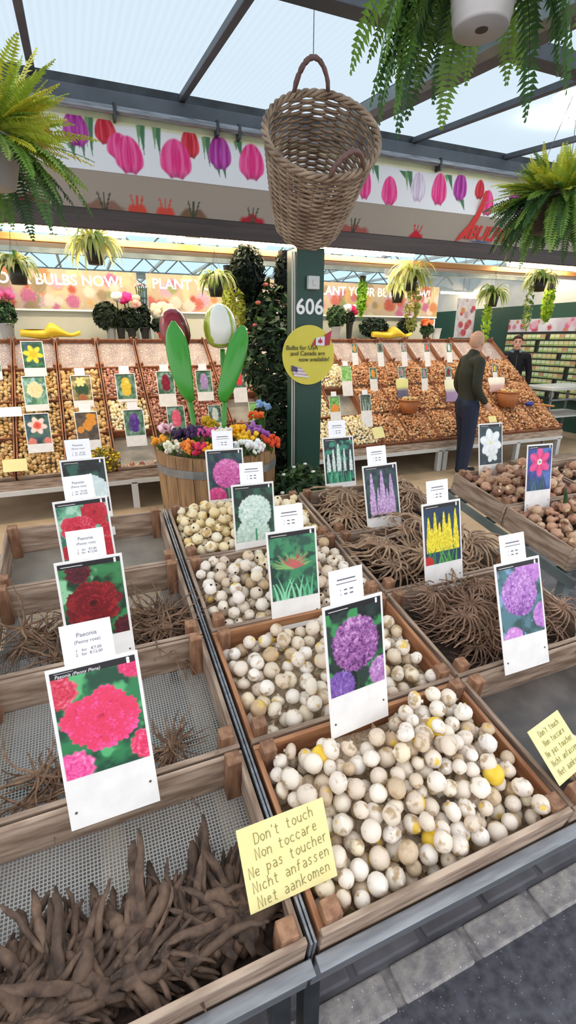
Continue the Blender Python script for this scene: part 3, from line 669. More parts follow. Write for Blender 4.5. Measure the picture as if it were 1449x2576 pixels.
def scatter_mesh(name, items, mat, T, prof=PR1, n=7, seed=0, smooth=True):
    """items: (x,y,z,r) in frame T -> one mesh of many small bulbs"""
    pr = prof[::2] if len(prof) > 8 else prof; k = len(pr); rng = np.random.RandomState(seed)
    a = np.arange(n) * 2 * PI / n; base = np.array([[p * np.cos(x), p * np.sin(x), z] for p, z in pr for x in a]); f0 = []
    for i in range(k - 1):
        for j in range(n): f0.append((i * n + j, i * n + (j + 1) % n, (i + 1) * n + (j + 1) % n, (i + 1) * n + j))
    f0 = np.array(f0); vs = []; fs = []; cs = []
    for q, (x, y, z, r) in enumerate(items):
        m = np.array(Euler((rng.normal(0, .9), rng.normal(0, .9), rng.uniform(0, 6.3))).to_matrix()); vs.append(base @ m.T * r + (x, y, z)); fs.append(f0 + q * len(base)); cs.append(np.full(len(base), rng.rand()))
    me = bpy.data.meshes.new(name); VV = np.concatenate(vs); me.from_pydata(VV.tolist(), [], np.concatenate(fs).tolist()); me.materials.append(M[mat])
    me.polygons.foreach_set('use_smooth', [smooth] * len(me.polygons)); ca = me.color_attributes.new('Col', 'FLOAT_COLOR', 'POINT')
    c = np.ones((len(VV), 4), dtype=np.float32); c[:, :3] = np.concatenate(cs)[:, None]; ca.data.foreach_set('color', c.ravel())
    o = obj(name, me); o.matrix_world = T; return o
def avoidM(u, v, r): return abs(u - .53) < .1 and .30 < v < .40
base1 = lambda u, v: -.08 + .055 * math.exp(-(((u - .62) / .22) ** 2 + ((v - .24) / .13) ** 2)) + .01 * math.sin(u * 23) * math.sin(v * 31)
base2 = lambda u, v: -.085 + .05 * math.exp(-(((u - .55) / .26) ** 2 + ((v - .62) / .15) ** 2))
base3 = lambda u, v: -.08 + .05 * math.exp(-(((u - .55) / .26) ** 2 + ((v - 1.03) / .15) ** 2))
base4 = lambda u, v: -.08 + .055 * math.exp(-(((u - .5) / .26) ** 2 + ((v - 1.43) / .15) ** 2))
M0, M1 = MU + .013, MU + .607
P1 = pile(245, M0, M1, .014, .378, base1, .015, .024, 1, avoid=avoidM)
put_bulbs(P1, WB, 'round white bulb heaped in the orange pine crate nearest the street', 'white bulbs in the front pine crate', 5, .022)
litter('bulb_litter', 'dry papery skins under the white bulbs in the front pine crate', M0, M1, .012, .38, base1, 'litter')
P2 = pile(128, M0, M1, .414, .778, base2, .0185, .025, 2)
put_bulbs(P2, WB, 'round white bulb heaped in the crate behind the purple allium card', 'white bulbs in the second crate', 6, .022)
litter('bulb_litter', 'dry skins under the white bulbs behind the purple allium card', M0, M1, .412, .78, base2, 'litter')
for u, v, wv, lab in ((.765, .13, .012, 'bright yellow bulb without skin lying on the white bulbs in the front crate'), (.4, .31, .005, 'small yellow bulb near the back left of the front pine crate'), (.56, .075, -.028, 'yellow bulb near the front board of the pine crate'), (.7, .27, .028, 'yellow bulb at the top of the front heap right of the allium card')):
    o = obj('yellow_bulb', YB); o.matrix_world = Matrix.Translation(S(u, v, wv)) @ Euler((.9, .6, .3)).to_matrix().to_4x4() @ Matrix.Scale(1.15, 4); tag(o, lab, 'bulb')
P5 = pile(24, RU + .11, RU + .3, .02, .17, lambda u, v: -.112 + .05 * math.exp(-(((u - RU - .2) / .08) ** 2 + ((v - .1) / .06) ** 2)), .018, .025, 3)
put_bulbs(P5, WB, 'white bulb in the small pile under the right-hand yellow note', 'white bulbs in the nearly empty crate', 8, .022)
for base, v0, lab, mat, nn, sd in ((base3, .8, 'cream bulbs heaped in the crate behind the red spidery allium card', 'cbulb', 175, 21), (base4, 1.2, 'yellowish bulbs heaped in the crate in front of the barrel', 'cbulb', 175, 22)):
    Pq = pile(nn, M0, M1, v0 + .014, v0 + .378, base, .018, .025, sd, K=30)
    o = scatter_mesh('bulb_heap', [(u, v, w_, r) for u, v, w_, r in Pq], mat if sd == 22 else 'bulb', SF(0, 0, 0), n=10, seed=sd); tag(o, lab, 'bulbs'); o['kind'] = 'stuff'
    litter('bulb_litter', 'dry skins under the ' + lab.split(' in ')[0].replace(' heaped', '') + (' by the barrel' if sd == 22 else ' of the third crate'), M0, M1, v0 + .012, v0 + .38, base, 'litter')
# amaryllis
PA = [(.25, -.85), (.5, -.8), (.85, -.5), (1, 0), (.85, .45), (.55, .75), (.38, .95), (.34, 1.3), (.3, 1.55), (.2, 1.6)]
AB = [bulb_mesh('amaryllis_bulb', p, 'abulb', .034, 12, .03, i) for i, p in enumerate((PA, PR2, PA))]
for (u0, v0, n, lab, g) in ((AU, 1.2, 80, 'brown amaryllis bulb in the crate behind the pink amaryllis card', 'amaryllis bulbs, back crate'), (AU, .8, 70, 'brown amaryllis bulb in the front crate at the right edge', 'amaryllis bulbs, front crate'),
                            (AU + .62, 1.2, 45, 'brown amaryllis bulb in the second crate at the right edge', 'amaryllis bulbs, second crate')):
    bs = lambda u, v: -.07 + .03 * math.sin((u - u0) * 5) * math.sin((v - v0) * 8)
    put_bulbs(pile(n, u0 + .015, u0 + .585, v0 + .015, v0 + .375, bs, .022, .032, 30 + n, K=30), AB, lab, g, n, .034, 'amaryllis_bulb')
    litter('bulb_litter', 'brown skins under the ' + g, u0 + .012, u0 + .588, v0 + .012, v0 + .38, bs, 'dlitter')
def sprout(u, v, w_, h, lean, c1, lab):
    b = MB(); pts = [S(u + lean * t * t, v, w_ + h * t) for t in np.linspace(0, 1, 7)]
    for i in range(2):
        b.tube([p + V((i * .008, 0, 0)) for p in pts], [.008, .0085, .008, .0075, .0065, .005, .002], 7, 0, lin(c1))
    o = b.build('green_sprout', 'leaf', None, None, True); tag(o, lab, 'plant shoot')
sprout(AU + .25, 1.08, -.02, .15, -.05, '#3f5f34', 'dark green shoot growing from an amaryllis bulb in the front crate')
sprout(AU + .3, 1.36, .0, .24, .0, '#a4c25c', 'pale green shoot rising beside the pink amaryllis card')

# ------------------------------------------------------------------ roots
def root_clump(name, mat, nt, L, r, seed, flat=.6, wig=.35, fan=0):
    q = random.Random(seed); b = MB(); b.ball((0, 0, 0), r * 1.9, 9, 6, sc=(1.3, 1, .8))
    if fan: b.tube([(-r * 4, 0, r), (-r * 2, r * .4, .2 * r), (0, 0, 0)], [r * .5, r * .9, r * 1.5], 8)
    for k in range(nt):
        a = q.uniform(-fan, fan) if fan else q.uniform(0, 2 * PI); el = q.uniform(-.5, .35) * flat; p = V((q.uniform(-1, 1) * r * 2, q.uniform(-1, 1) * r * 2, 0)) if fan else V((0, 0, 0)); d = V((math.cos(a) * math.cos(el), math.sin(a) * math.cos(el), math.sin(el)))
        l = L * q.uniform(.45, 1.15); pts = [p]; rad = [r * .8]; rk = r * q.uniform(.6, 1.3); n = 9
        for i in range(n):
            t = (i + 1) / n; d = (d + V((q.uniform(-wig, wig), q.uniform(-wig, wig), q.uniform(-wig, wig) * flat))).normalized(); p = p + d * l / n; pts.append(p)
            rad.append(rk * ((1.1 - .45 * t ** 2) if fan else (1.05 - .75 * t ** 1.5)) * q.uniform(.8, 1.2))
        if fan: rad[-1] *= .5
        b.tube(pts, rad, 8)
    return b.mesh(name, mat, True)
RM = [root_clump('peony_root', 'root', 6 + 2 * (s % 3), .14, .0105 - .0014 * (s % 4), s, .5, .28, 1.0) for s in range(12)]
FM = [root_clump('fibrous_root', 'root2', 16, .2, .0042, 50 + s, .45, .3) for s in range(4)]
def put_roots(n, u0, u1, v0, v1, hf, meshes, lab, grp, seed, nm, sc=(.85, 1.15), tilt=.35, rot=(0, 6.3)):
    q = random.Random(seed)
    for k in range(n):
        u, v = q.uniform(u0, u1), q.uniform(v0, v1); o = bpy.data.objects.new(nm, q.choice(meshes)); C.objects.link(o)
        o.matrix_world = SF(u, v, hf(u, v, q)) @ Euler((q.uniform(-tilt, tilt), q.uniform(-tilt, tilt), q.uniform(*rot))).to_matrix().to_4x4() @ Matrix.Scale(q.uniform(*sc), 4)
        tag(o, lab, 'root', grp)
put_roots(70, LU + .07, LU + .54, .055, .135, lambda u, v, q: -.085 + q.random() * .075 * (1.2 - v * 4.5), RM, 'thick black peony root clump in the heap at the bottom left', 'peony roots in the front left crate', 1, 'peony_root', (.7, 1.15), .26, (.35, PI - .35))
put_roots(26, LU + .05, LU + .40, .07, .09, lambda u, v, q: -.075 + q.random() * .06, RM, 'thick black peony root clump in the heap at the bottom left', 'peony roots in the front left crate', 21, 'peony_root', (.6, .9), .15, (.0, .3))
litter('root_soil', 'dark soil and root crumbs under the peony roots at the bottom left', LU + .014, LU + .59, .014, .19, lambda u, v: -.075 - max(0, v - .1) * .42, 'dlitter', amp=.02)
put_roots(5, LU + .1, LU + .2, .45, .52, lambda u, v, q: -.09 + q.random() * .04, FM, 'brown root bunch at the left of the crate behind the pink peony card', 'left bunch of roots', 2, 'fibrous_root', (.55, .75))
put_roots(4, LU + .44, LU + .5, .45, .52, lambda u, v, q: -.09 + q.random() * .04, FM, 'brown root bunch at the right of the crate behind the pink peony card', 'right bunch of roots', 3, 'fibrous_root', (.5, .7), .9)
put_roots(34, LU + .07, LU + .54, .87, 1.04, lambda u, v, q: -.09 + q.random() * .075, FM, 'fibrous brown root clump in the crate behind the dark red peony card', 'fibrous roots in the third crate', 4, 'fibrous_root', (.6, .95), .5)
put_roots(10, LU - .5, LU - .1, .07, .2, lambda u, v, q: -.09 + q.random() * .06, RM, 'black peony root in the crate at the left edge', 'peony roots in the edge crate', 14, 'peony_root')
def spider(seed, mat, n=16, r=.0048):
    q = random.Random(seed); b = MB(); b.ball((0, 0, .008), .012, 8, 5, sc=(1, 1, .9)); b.tube([(0, 0, .01), (.002, 0, .03), (.006, .002, .042)], [.006, .004, .002], 6)
    curl = q.choice((-1, 1)) * q.uniform(.5, 1.4)
    for k in range(n):
        a0 = 2 * PI * k / n + q.uniform(-.15, .15); L = q.uniform(.09, .155); pts = []; rad = []
        for i in range(9):
            t = i / 8; a = a0 + curl * t ** 1.5 + q.uniform(-.05, .05); pts.append((L * t * math.cos(a), L * t * math.sin(a), .016 * math.sin(PI * min(1, t * 1.6)) - .03 * t * t + q.uniform(-.003, .003))); rad.append(r * (1.1 - .5 * t))
        b.tube(pts, rad, 5)
    return b.mesh('spider_root', mat, True)
SM1 = [spider(s, 'sroot') for s in range(5)]; SM2 = [spider(20 + s, 'sroot2', 19, .0041) for s in range(4)]
put_roots(38, RU + .08, RU + .52, .5, .71, lambda u, v, q: -.07 + q.random() * .12, SM2, 'dark spider-shaped root in the crate behind the lilac allium card', 'dark spider roots', 5, 'spider_root', (.7, 1.0), .5)
put_roots(28, RU + .09, RU + .51, .9, 1.09, lambda u, v, q: -.07 + q.random() * .13, SM1, 'pale spider-shaped root in the crate behind the yellow spire card', 'pale spider roots', 6, 'spider_root', (.85, 1.15), .35)
put_roots(25, RU + .09, RU + .51, 1.3, 1.49, lambda u, v, q: -.06 + q.random() * .13, SM1, 'coiled spider-shaped root in the crate behind the pink spire card', 'coiled spider roots', 7, 'spider_root', (.85, 1.2), .35)
for u0, v0, lab in ((RU, .4, 'dark'), (RU, .8, 'pale'), (RU, 1.2, 'coiled')):
    litter('root_litter', 'broken root bits under the %s spider roots' % lab, u0 + .014, u0 + .59, v0 + .014, v0 + .378, lambda u, v: -.085, 'dlitter', amp=.012)

# ------------------------------------------------------------------ front cards
D2 = math.radians
def stand_card(label, kind, u, v, w_, lean, yaw, roll, tagx, n, lettered=None, h=CH):
    t = thing('flower_card', label, 'flower sign', card_frame(S(u, v, w_), D2(lean), D2(yaw), D2(roll)), 'flower cards on the sloping stands')
    card_parts(t, kind, CW, h, n, tagx, lettered=lettered)
stand_card('white card with a bright pink peony photo, nearest and largest at the left', 'peony_pink', -.06, .33, .01, 16.8, -.4, .9, -.003, 150, True)
stand_card('white card with a dark red peony photo behind the bright pink peony card', 'peony_darkred', -.06, .775, -.037, 11.5, 1, 0, 0, 110)
stand_card('white card with a photo of several red peonies', 'peony_red', -.07, 1.175, -.06, 13, 1.5, .9, .003, 90)
stand_card('white card with a white peony photo, farthest of the peony cards', 'peony_white', -.06, 1.565, -.078, 14, .6, .2, -.01, 70)
stand_card('white card with a round purple allium photo standing in the front white bulbs', 'allium_purple', .522, .335, .024, 12.2, 6, -1.2, -.014, 150)
stand_card('white card with a red and green spidery flower photo', 'allium_spider', .542, .775, -.045, 11.1, 0, -.3, -.003, 110)
stand_card('white card with a white globe allium photo', 'allium_white', .538, 1.175, -.074, 10.1, 1.2, -1.2, 0, 90)
stand_card('white card with a magenta globe allium photo in front of the barrel', 'allium_pink', .53, 1.56, -.086, 12.5, -2, -1, -.003, 80)
stand_card('white card with a lilac allium photo, nearest card at the right', 'allium_lilac', 1.123, .36, -.006, 18.6, -1.4, .7, -.008, 130)
stand_card('white card with a photo of yellow flower spires', 'spire_yellow', 1.144, .775, -.028, 12.3, 0, .8, -.012, 100)
stand_card('white card with a photo of pink flower spires', 'spire_pink', 1.142, 1.175, -.055, 14.8, -.9, 1.2, -.008, 90)
stand_card('white card with a photo of white flower spires over green leaves', 'spire_white', 1.126, 1.56, -.073, 13.6, -.5, 0, .001, 80)
stand_card('white card with a white amaryllis photo in the right crates', 'amaryllis_white', 2.064, 1.52, -.051, 11.9, .2, -.5, None, 80)
stand_card('white card with a pink amaryllis photo on blue in the right crates', 'amaryllis_pink', 2.029, 1.16, -.032, 10.2, .8, -1.6, None, 90)
def note(label, T, w_, h, sc, lead, rw, rise=0):
    t = thing('yellow_note', label, 'note', T)
    b = MB(); b.box(-w_ / 2, w_ / 2, 0, .002, 0, h); b.build('note_card', 'note', t, bevel=.0008)
    if sc: hand_lines(['Don\'t touch', 'Non toccare', 'Ne pas toucher', 'Nicht anfassen', 'Niet aankomen'], sc, lead, rw, rise).build('lettering', 'marker', t, Matrix.Translation((.004, -.0006, h * .80)))
    b = MB(); b.box(-.004, .004, .002, .006, -.06, h * .5); b.build('support_stick', 'post', t)
note("large yellow card reading Don't touch in five languages, at the pine crate's corner", card_frame((.236, .538, .618), .45, -.04, .043), .176, .15, .0142, .0272, .0007, .08)
note("small tilted yellow Don't touch note in the crate at the right edge", card_frame((.95, .52, .632), .847, .14, .048), .128, .125, .0095, .0215, .0006)

# ------------------------------------------------------------------ barrel with wooden tulips and flowers
BC = atD(545, 1122, 3.55); BR = .435; BH = BC.z
t = thing('half_barrel', 'weathered oak half barrel with grey hoops, planted with flowers and two giant wooden tulips', 'barrel', (BC.x, BC.y, 0))
def brad(z): k = z / BH; return BR * (.86 + .14 * math.sin(PI * .5 * min(1, k * 1.15)))
for k in range(20):
    a0, a1 = 2 * PI * k / 20 + .006, 2 * PI * (k + 1) / 20 - .006; vs = []; fs = []; zs = [0, .2, .4, .6, .8, 1]
    for z in zs:
        for rr_, aa in ((brad(z * BH), a0), (brad(z * BH) + .004, (a0 + a1) / 2), (brad(z * BH), a1), (brad(z * BH) - .03, a1), (brad(z * BH) - .03, a0)): vs.append((rr_ * math.cos(aa), rr_ * math.sin(aa), z * BH))
    for i in range(5):
        for j in range(5): fs.append((i * 5 + j, i * 5 + (j + 1) % 5, (i + 1) * 5 + (j + 1) % 5, (i + 1) * 5 + j))
    fs += [(4, 3, 2, 1, 0), (25, 26, 27, 28, 29)]
    b = MB(); b.add(vs, fs); b.build('stave', 'barrel', t)
for z, hh in ((BH * .87, .055), (BH * .46, .05), (BH * .1, .05)):
    b = MB(); r0 = brad(z) + .005; b.lathe([(r0, z - hh / 2), (r0 + .004, z - hh / 2), (brad(z + hh / 2) + .01, z + hh / 2), (brad(z + hh / 2) + .004, z + hh / 2)], 40); b.build('hoop', 'hoop', t, smooth=False)
b = MB(); b.lathe([(0.001, BH - .04), (BR - .04, BH - .05)], 24); b.build('soil', 'dlitter', t)
def flower_bunch(px, py, zd, colr, n, lab, r=.068, br=.0145, shape='ball'):
    n = int(n * 1.7)
    p = atD(px, py, zd); z0 = BH - .045; t = thing('flower_bunch', lab, 'flowers', (p.x, p.y, z0), 'flowers in the barrel')
    q = random.Random(int(px * 7 + py)); top = max(.05, p.z - z0)
    b = MB()
    for k in range(n):
        a = q.uniform(0, 6.3); rr_ = r * math.sqrt(q.random()); c = cvar(colr, .18, q); zz = top + q.uniform(-.03, .03) - .3 * rr_
        pc = (rr_ * math.cos(a), rr_ * math.sin(a), zz)
        b.ball(pc, br * q.uniform(.8, 1.25), 7, 5, 0, c, (1, 1, 1.25))
        for _ in range(2): b.ball((pc[0] + q.uniform(-.012, .012), pc[1] + q.uniform(-.012, .012), zz + q.uniform(-.01, .012)), br * .75, 6, 4, 0, c)
    b.build('blossoms', 'matte', t, smooth=True)
    b = MB()
    for k in range(7):
        a = q.uniform(0, 6.3); b.tube([(0, 0, 0), (r * .5 * math.cos(a), r * .5 * math.sin(a), top * .6), (r * 1.0 * math.cos(a), r * 1.0 * math.sin(a), top * .8)], [.004, .006, .002], 5, 0, cvar('#4d7a34'))
    b.build('stems', 'leaf', t)
FB = [(405, 1105, 3.42, '#e8a030', 10, 'orange flower bunch at the left rim of the barrel'), (432, 1118, 3.3, '#f2eed8', 14, 'cream flower bunch at the left front of the barrel'), (455, 1088, 3.45, '#3d2a4a', 22, 'large dark purple flower bunch at the left of the barrel'),
      (490, 1080, 3.4, '#4a2f58', 20, 'dark purple flower bunch below the red tulip stem'), (470, 1118, 3.22, '#e88a3a', 12, 'orange flower bunch at the front of the barrel'), (497, 1122, 3.2, '#d8345c', 12, 'crimson flower bunch at the front of the barrel'),
      (520, 1085, 3.4, '#e060a0', 12, 'pink flower bunch between the two tulip stems'), (528, 1058, 3.65, '#c8a41a', 18, 'mustard yellow flower bunch at the back, between the tulip stems'), (525, 1125, 3.2, '#f0a818', 12, 'amber flower bunch at the front, left of the price slip'),
      (560, 1085, 3.35, '#f4f0e4', 16, 'white flower bunch at the foot of the white tulip'), (598, 1078, 3.45, '#f0b01c', 22, 'golden yellow flower bunch right of the white tulip stem'), (622, 1095, 3.35, '#f2c030', 12, 'bright yellow flower bunch at the right of the barrel'),
      (630, 1072, 3.5, '#a870b8', 12, 'lilac flower bunch at the right of the barrel'), (655, 1080, 3.5, '#9a5aa8', 12, 'mauve flower bunch near the right rim'), (605, 1115, 3.2, '#f6f4f0', 14, 'white flower bunch at the right front of the barrel'), (640, 1115, 3.25, '#f8f6f2', 14, 'second white flower bunch at the right front, beside the orange one'),
      (680, 1102, 3.4, '#e4502a', 14, 'red-orange flower bunch at the right rim of the barrel'), (645, 1040, 3.8, '#e8642a', 14, 'tall orange flower bunch at the back right of the barrel'), (418, 1075, 3.6, '#f4c8d8', 10, 'pale pink flower bunch at the back left of the barrel'), (660, 1015, 3.9, '#8ab0dc', 8, 'pale blue flower bunch behind the barrel flowers'),
      (570, 1120, 3.15, '#6a3a7a', 10, 'violet flower bunch behind the price slip')]
for f in FB: flower_bunch(*f)
def paddle(b, pts, wd, th, col, side=RGT, n=10):
    vs = []; fs = []; k = len(pts)
    for i, p in enumerate(pts):
        a = pts[max(0, i - 1)]; c = pts[min(k - 1, i + 1)]; tt = (V(c) - V(a)).normalized(); sd = (side - tt * side.dot(tt)).normalized(); nn = tt.cross(sd)
        for j in range(n):
            an = 2 * PI * j / n; vs.append(V(p) + sd * math.cos(an) * wd[i] + nn * math.sin(an) * th[i])
    for i in range(k - 1):
        for j in range(n): fs.append((i * n + j, i * n + (j + 1) % n, (i + 1) * n + (j + 1) % n, (i + 1) * n + j))
    fs += [tuple(range(n - 1, -1, -1)), tuple(range((k - 1) * n, k * n))]; b.add(vs, fs, 0, col)
def smooth_pts(pp, n=14):
    out = []; k = len(pp)
    for i in range(n):
        t = i / (n - 1) * (k - 1); j = min(int(t), k - 2); f = t - j; p0 = pp[max(0, j - 1)]; p1 = pp[j]; p2 = pp[j + 1]; p3 = pp[min(k - 1, j + 2)]
        out.append(tuple(.5 * ((2 * b_) + (-a_ + c_) * f + (2 * a_ - 5 * b_ + 4 * c_ - d_) * f * f + (-a_ + 3 * b_ - 3 * c_ + d_) * f ** 3) for a_, b_, c_, d_ in zip(p0, p1, p2, p3)))
    return out
def giant_tulip(lab, zd, stem, head, hw, hh, tilt, cin, petals, leafpx, leafw, lz, green):
    p0 = atD(*stem[0], zd); t = thing('wooden_tulip', lab, 'wooden tulip', (p0.x, p0.y, BH - .04)); inv = t.matrix_world.inverted()
    s = zd / FPX; sp = smooth_pts([tuple(atD(*q, zd)) for q in stem], 12)
    b = MB(); b.tube([V((p0.x, p0.y, BH - .04))] + [V(p) for p in sp], .019, 12, 0, lin(green)); b.build('stem', 'paint', t, inv, True)
    hb = atD(*head, zd); T = inv @ Matrix.Translation(hb) @ Matrix.Rotation(-YAW, 4, 'Z') @ Matrix.Rotation(tilt, 4, 'Y')
    PF = [(.12, 0), (.5, .03), (.8, .12), (.97, .3), (1, .48), (.93, .66), (.76, .82), (.5, .93), (.2, .99), (.02, 1)]
    b = MB(); b.lathe([(r * hw * .985, z * hh * .995) for r, z in smooth_pts(PF, 24)], 28, 0, lin(cin), caps=True); b.build('cup', 'paint', t, T, True)
    for (az, half, c, hgt, nm) in petals:
        b = MB(); vs = []; fs = []; nu, nv_ = 15, 18
        for lay in (0, 1):
            for j in range(nv_):
                tt = j / (nv_ - 1); i_ = tt * (len(PF) - 1) * hgt; k_ = min(int(i_), len(PF) - 2); f = i_ - k_; r = PF[k_][0] * (1 - f) + PF[k_ + 1][0] * f; z = PF[k_][1] * (1 - f) + PF[k_ + 1][1] * f
                wdt = half * (min(1, .55 + tt * 1.4)) * (1 - max(0, tt - .72) ** 2 * 11)
                for i in range(nu):
                    q = (i / (nu - 1) - .5) * 2; a = az + q * wdt; ex = (.97 + .06 * (1 - q * q) ** .5 - (.05 if lay else 0)); vs.append((r * hw * ex * math.cos(a), r * hw * ex * math.sin(a), z * hh))
        N = nu * nv_
        for j in range(nv_ - 1):
            for i in range(nu - 1):
                a = j * nu + i; fs.append((a, a + 1, a + nu + 1, a + nu)); fs.append((N + a, N + a + nu, N + a + nu + 1, N + a + 1))
        for j in range(nv_ - 1):
            for i in (0, nu - 1):
                a = j * nu + i; fs.append((a, a + nu, N + a + nu, N + a))
        for i in range(nu - 1): a = (nv_ - 1) * nu + i; fs.append((a, a + 1, N + a + 1, N + a))
        b.add(vs, fs, 0, lin(c)); o = b.build('petal', 'paint', t, T, True)
        if nm: o['label'] = nm
    lp = smooth_pts([tuple(atD(x, y, z)) for (x, y), z in zip(leafpx, lz)], 20); lw = smooth_pts([(q * s,) for q in leafw], 20)
    b = MB(); paddle(b, [V(p) for p in lp], [max(.002, q[0]) for q in lw], [.012 + .25 * 0 + .014 * math.sin(PI * i / 19) for i in range(20)], lin('#3f9a32' if green == '#3f9230' else '#45a238')); b.build('leaf', 'paint', t, inv, True)
giant_tulip('giant dark red wooden tulip in the barrel, the left of the two', 3.55, [(487, 1068), (478, 1010), (462, 940), (452, 880)], (451, 882), .108, .30, -.16, '#8f1c2a',
            [(-PI / 2 - .1, .85, '#8f1a28', .93, None), (-PI / 2 + 1.6, .8, '#571019', .95, 'darker maroon petal'), (-PI / 2 - 1.75, .8, '#4a0f17', .95, 'darker maroon petal')],
            [(483, 1008), (470, 985), (455, 925), (445, 870), (438, 835), (436, 808)], [9, 18, 26, 27, 20, 5], [3.5, 3.45, 3.4, 3.38, 3.37, 3.36], '#3f9230')
giant_tulip('giant white and green wooden tulip in the barrel, the right of the two', 3.55, [(564, 1068), (565, 1000), (562, 940), (560, 880)], (558, 876), .118, .31, -.04, '#a8b83a',
            [(-PI / 2 + .15, .78, '#f0ede2', .96, 'cream white front petal'), (-PI / 2 - 1.5, .75, '#8da01f', .93, 'olive green side petal'), (-PI / 2 + 1.75, .75, '#c9d4c4', .93, None)],
            [(562, 1010), (566, 985), (584, 925), (598, 875), (607, 842), (610, 820)], [9, 18, 23, 24, 18, 6], [3.5, 3.46, 3.42, 3.4, 3.4, 3.4], '#3f9230')

# ------------------------------------------------------------------ green post, its number, switch, disc sign
YP = 3.58
x0, x1 = atY(746, 900, YP).x, atY(811, 900, YP).x
t = thing('support_post', 'dark green square post with the number 606', 'post', ((x0 + x1) / 2, YP + .1, 0)); hx = (x1 - x0) / 2
b = MB(); b.box(-hx, hx, -.1, .1, 0, 2.23); b.build('post_body', 'green', t, bevel=.006)
p = atY(779, 790, YP); obj('post_number', T_606, t, Matrix.Translation((p.x - (x0 + x1) / 2, -.1015, p.z)) @ UPR)
b = MB()
for dx in (-.012, .008): b.tube([(-hx - .012 + dx, -.07, .02), (-hx - .012 + dx, -.07, 2.2)], .006, 8)
b.build('conduit', 'lt', t)
p = atY(785, 712, YP); b = MB(); b.box(-.045, .045, -.04, 0, -.045, .045); b.prism([(-.012, -.02), (.012, -.02), (.012, .02), (-.012, .02)], -.046, -.04)
tag(b.build('switch_box', 'lt', None, Matrix.Translation((p.x, YP - .0005, p.z)), bevel=.004), 'small pale grey switch box on the green post above the number', 'switch')
p = atY(777, 894, YP - .03); t = thing('round_sign', 'round yellow sign with two flags hanging on the green post', 'sign', p)
DR = .222
b = MB(); b.lathe([(DR, 0), (DR, .006)], 48, T=Matrix.Rotation(-PI / 2, 4, 'X'), caps=True); M['disc'] = pmat('yellow_sign_face', '#d5c53e', '#dccd4c', 5, .5); b.build('sign_disc', 'disc', t)
for s_, x_, z_ in zip(T_DISC, (-.05, .0, .055), (.042, .0, -.045)): obj('lettering', s_, t, Matrix.Translation((x_ - .01, -.0075, z_)) @ UPR)
M['fred'] = pmat('flag_red', '#b3243c', rough=.5); M['fwhite'] = pmat('flag_white', '#e6e2e6', rough=.5); M['fblue'] = pmat('flag_blue', '#4a4462', rough=.5); M['fpale'] = pmat('flag_stripe', '#c9a3ae', rough=.5)
b = MB(); b.prism([(.02, .075), (.055, .075), (.055, .13)], -.009, -.0065, 0); b.prism([(.055, .075), (.13, .07), (.13, .14), (.055, .13)], -.009, -.0065, 1); b.prism([(.13, .07), (.175, .078), (.19, .185), (.13, .15)], -.009, -.0065, 0)
b.prism([(.092, .085), (.1, .094), (.117, .094), (.107, .105), (.112, .118), (.1, .112), (.092, .132), (.084, .112), (.072, .118), (.077, .105), (.067, .094), (.084, .094)], -.0105, -.009, 0); b.build('flag_with_leaf', ['fred', 'fwhite'], t)
b = MB()
for k in range(6): z = -.075 - k * .013; b.prism([(-.15 + .004 * k, z - .012), (-.06 + .012 * k, z - .028), (-.066 + .012 * k, z - .014), (-.15 + .004 * k, z)], -.009, -.0065, k % 2)
b.prism([(-.15, -.115), (-.1, -.125), (-.1, -.09), (-.15, -.07)], -.0105, -.009, 2); b.build('flag_with_stripes', ['fpale', 'fwhite', 'fblue'], t)

# ------------------------------------------------------------------ greenery helpers
def leafcloud(b, n, ext, cen, size, cols, seed, up=.3, shell=.5):
    q = random.Random(seed)
    for _ in range(n):
        d = V((q.gauss(0, 1), q.gauss(0, 1), q.gauss(0, 1))).normalized() * (shell + (1 - shell) * q.random()) ** .6
        p = V((cen[0] + d.x * ext[0], cen[1] + d.y * ext[1], cen[2] + d.z * ext[2])); s = size * q.uniform(.6, 1.3)
        nn = (d + V((q.gauss(0, .5), q.gauss(0, .5), q.gauss(0, .5) + up))).normalized(); tt = nn.orthogonal().normalized(); tt.rotate(Matrix.Rotation(q.uniform(0, 6.3), 3, nn)); bb = nn.cross(tt)
        c = cvar(q.choice(cols), .25, q); b.add([p - tt * s, p + bb * s * .42 + nn * s * .12, p + tt * s, p - bb * s * .42 + nn * s * .12], [(0, 1, 2), (0, 2, 3)], 0, c)
def shrub(nm, lab, base, ext, cen, n, size, cols, seed, flowers=None, pot=False, cat='shrub'):
    t = thing(nm, lab, cat, base); b = MB(); leafcloud(b, n, ext, cen, size, cols, seed); b.build('foliage', 'leaf', t)
    q = random.Random(seed); b = MB()
    for k in range(5): b.tube([(0, 0, 0), (q.uniform(-.3, .3) * ext[0], q.uniform(-.3, .3) * ext[1], cen[2] * .6), (q.uniform(-.7, .7) * ext[0], q.uniform(-.6, .6) * ext[1], cen[2] + ext[2] * .5)], [.012, .009, .004], 6, 0, lin('#5a4632'))
    b.build('stems', 'matte', t)
    if flowers:
        b = MB()
        for _ in range(flowers[1]):
            d = V((q.gauss(0, 1), -abs(q.gauss(0, 1)), q.gauss(0, 1))).normalized(); b.ball((cen[0] + d.x * ext[0], cen[1] + d.y * ext[1], cen[2] + d.z * ext[2]), flowers[2], 6, 4, 0, cvar(flowers[0], .1, q), (1, 1, .6))
        b.build('blossoms', 'matte', t)
    return t
DK = ['#1f2a1a', '#2b3a22', '#354a2a', '#18221a']; GN = ['#2f4a2a', '#47663a', '#5f8048', '#263c24']
def at0(px, Y, z=0): p = atY(px, 900, Y); return V((p.x, Y, z))
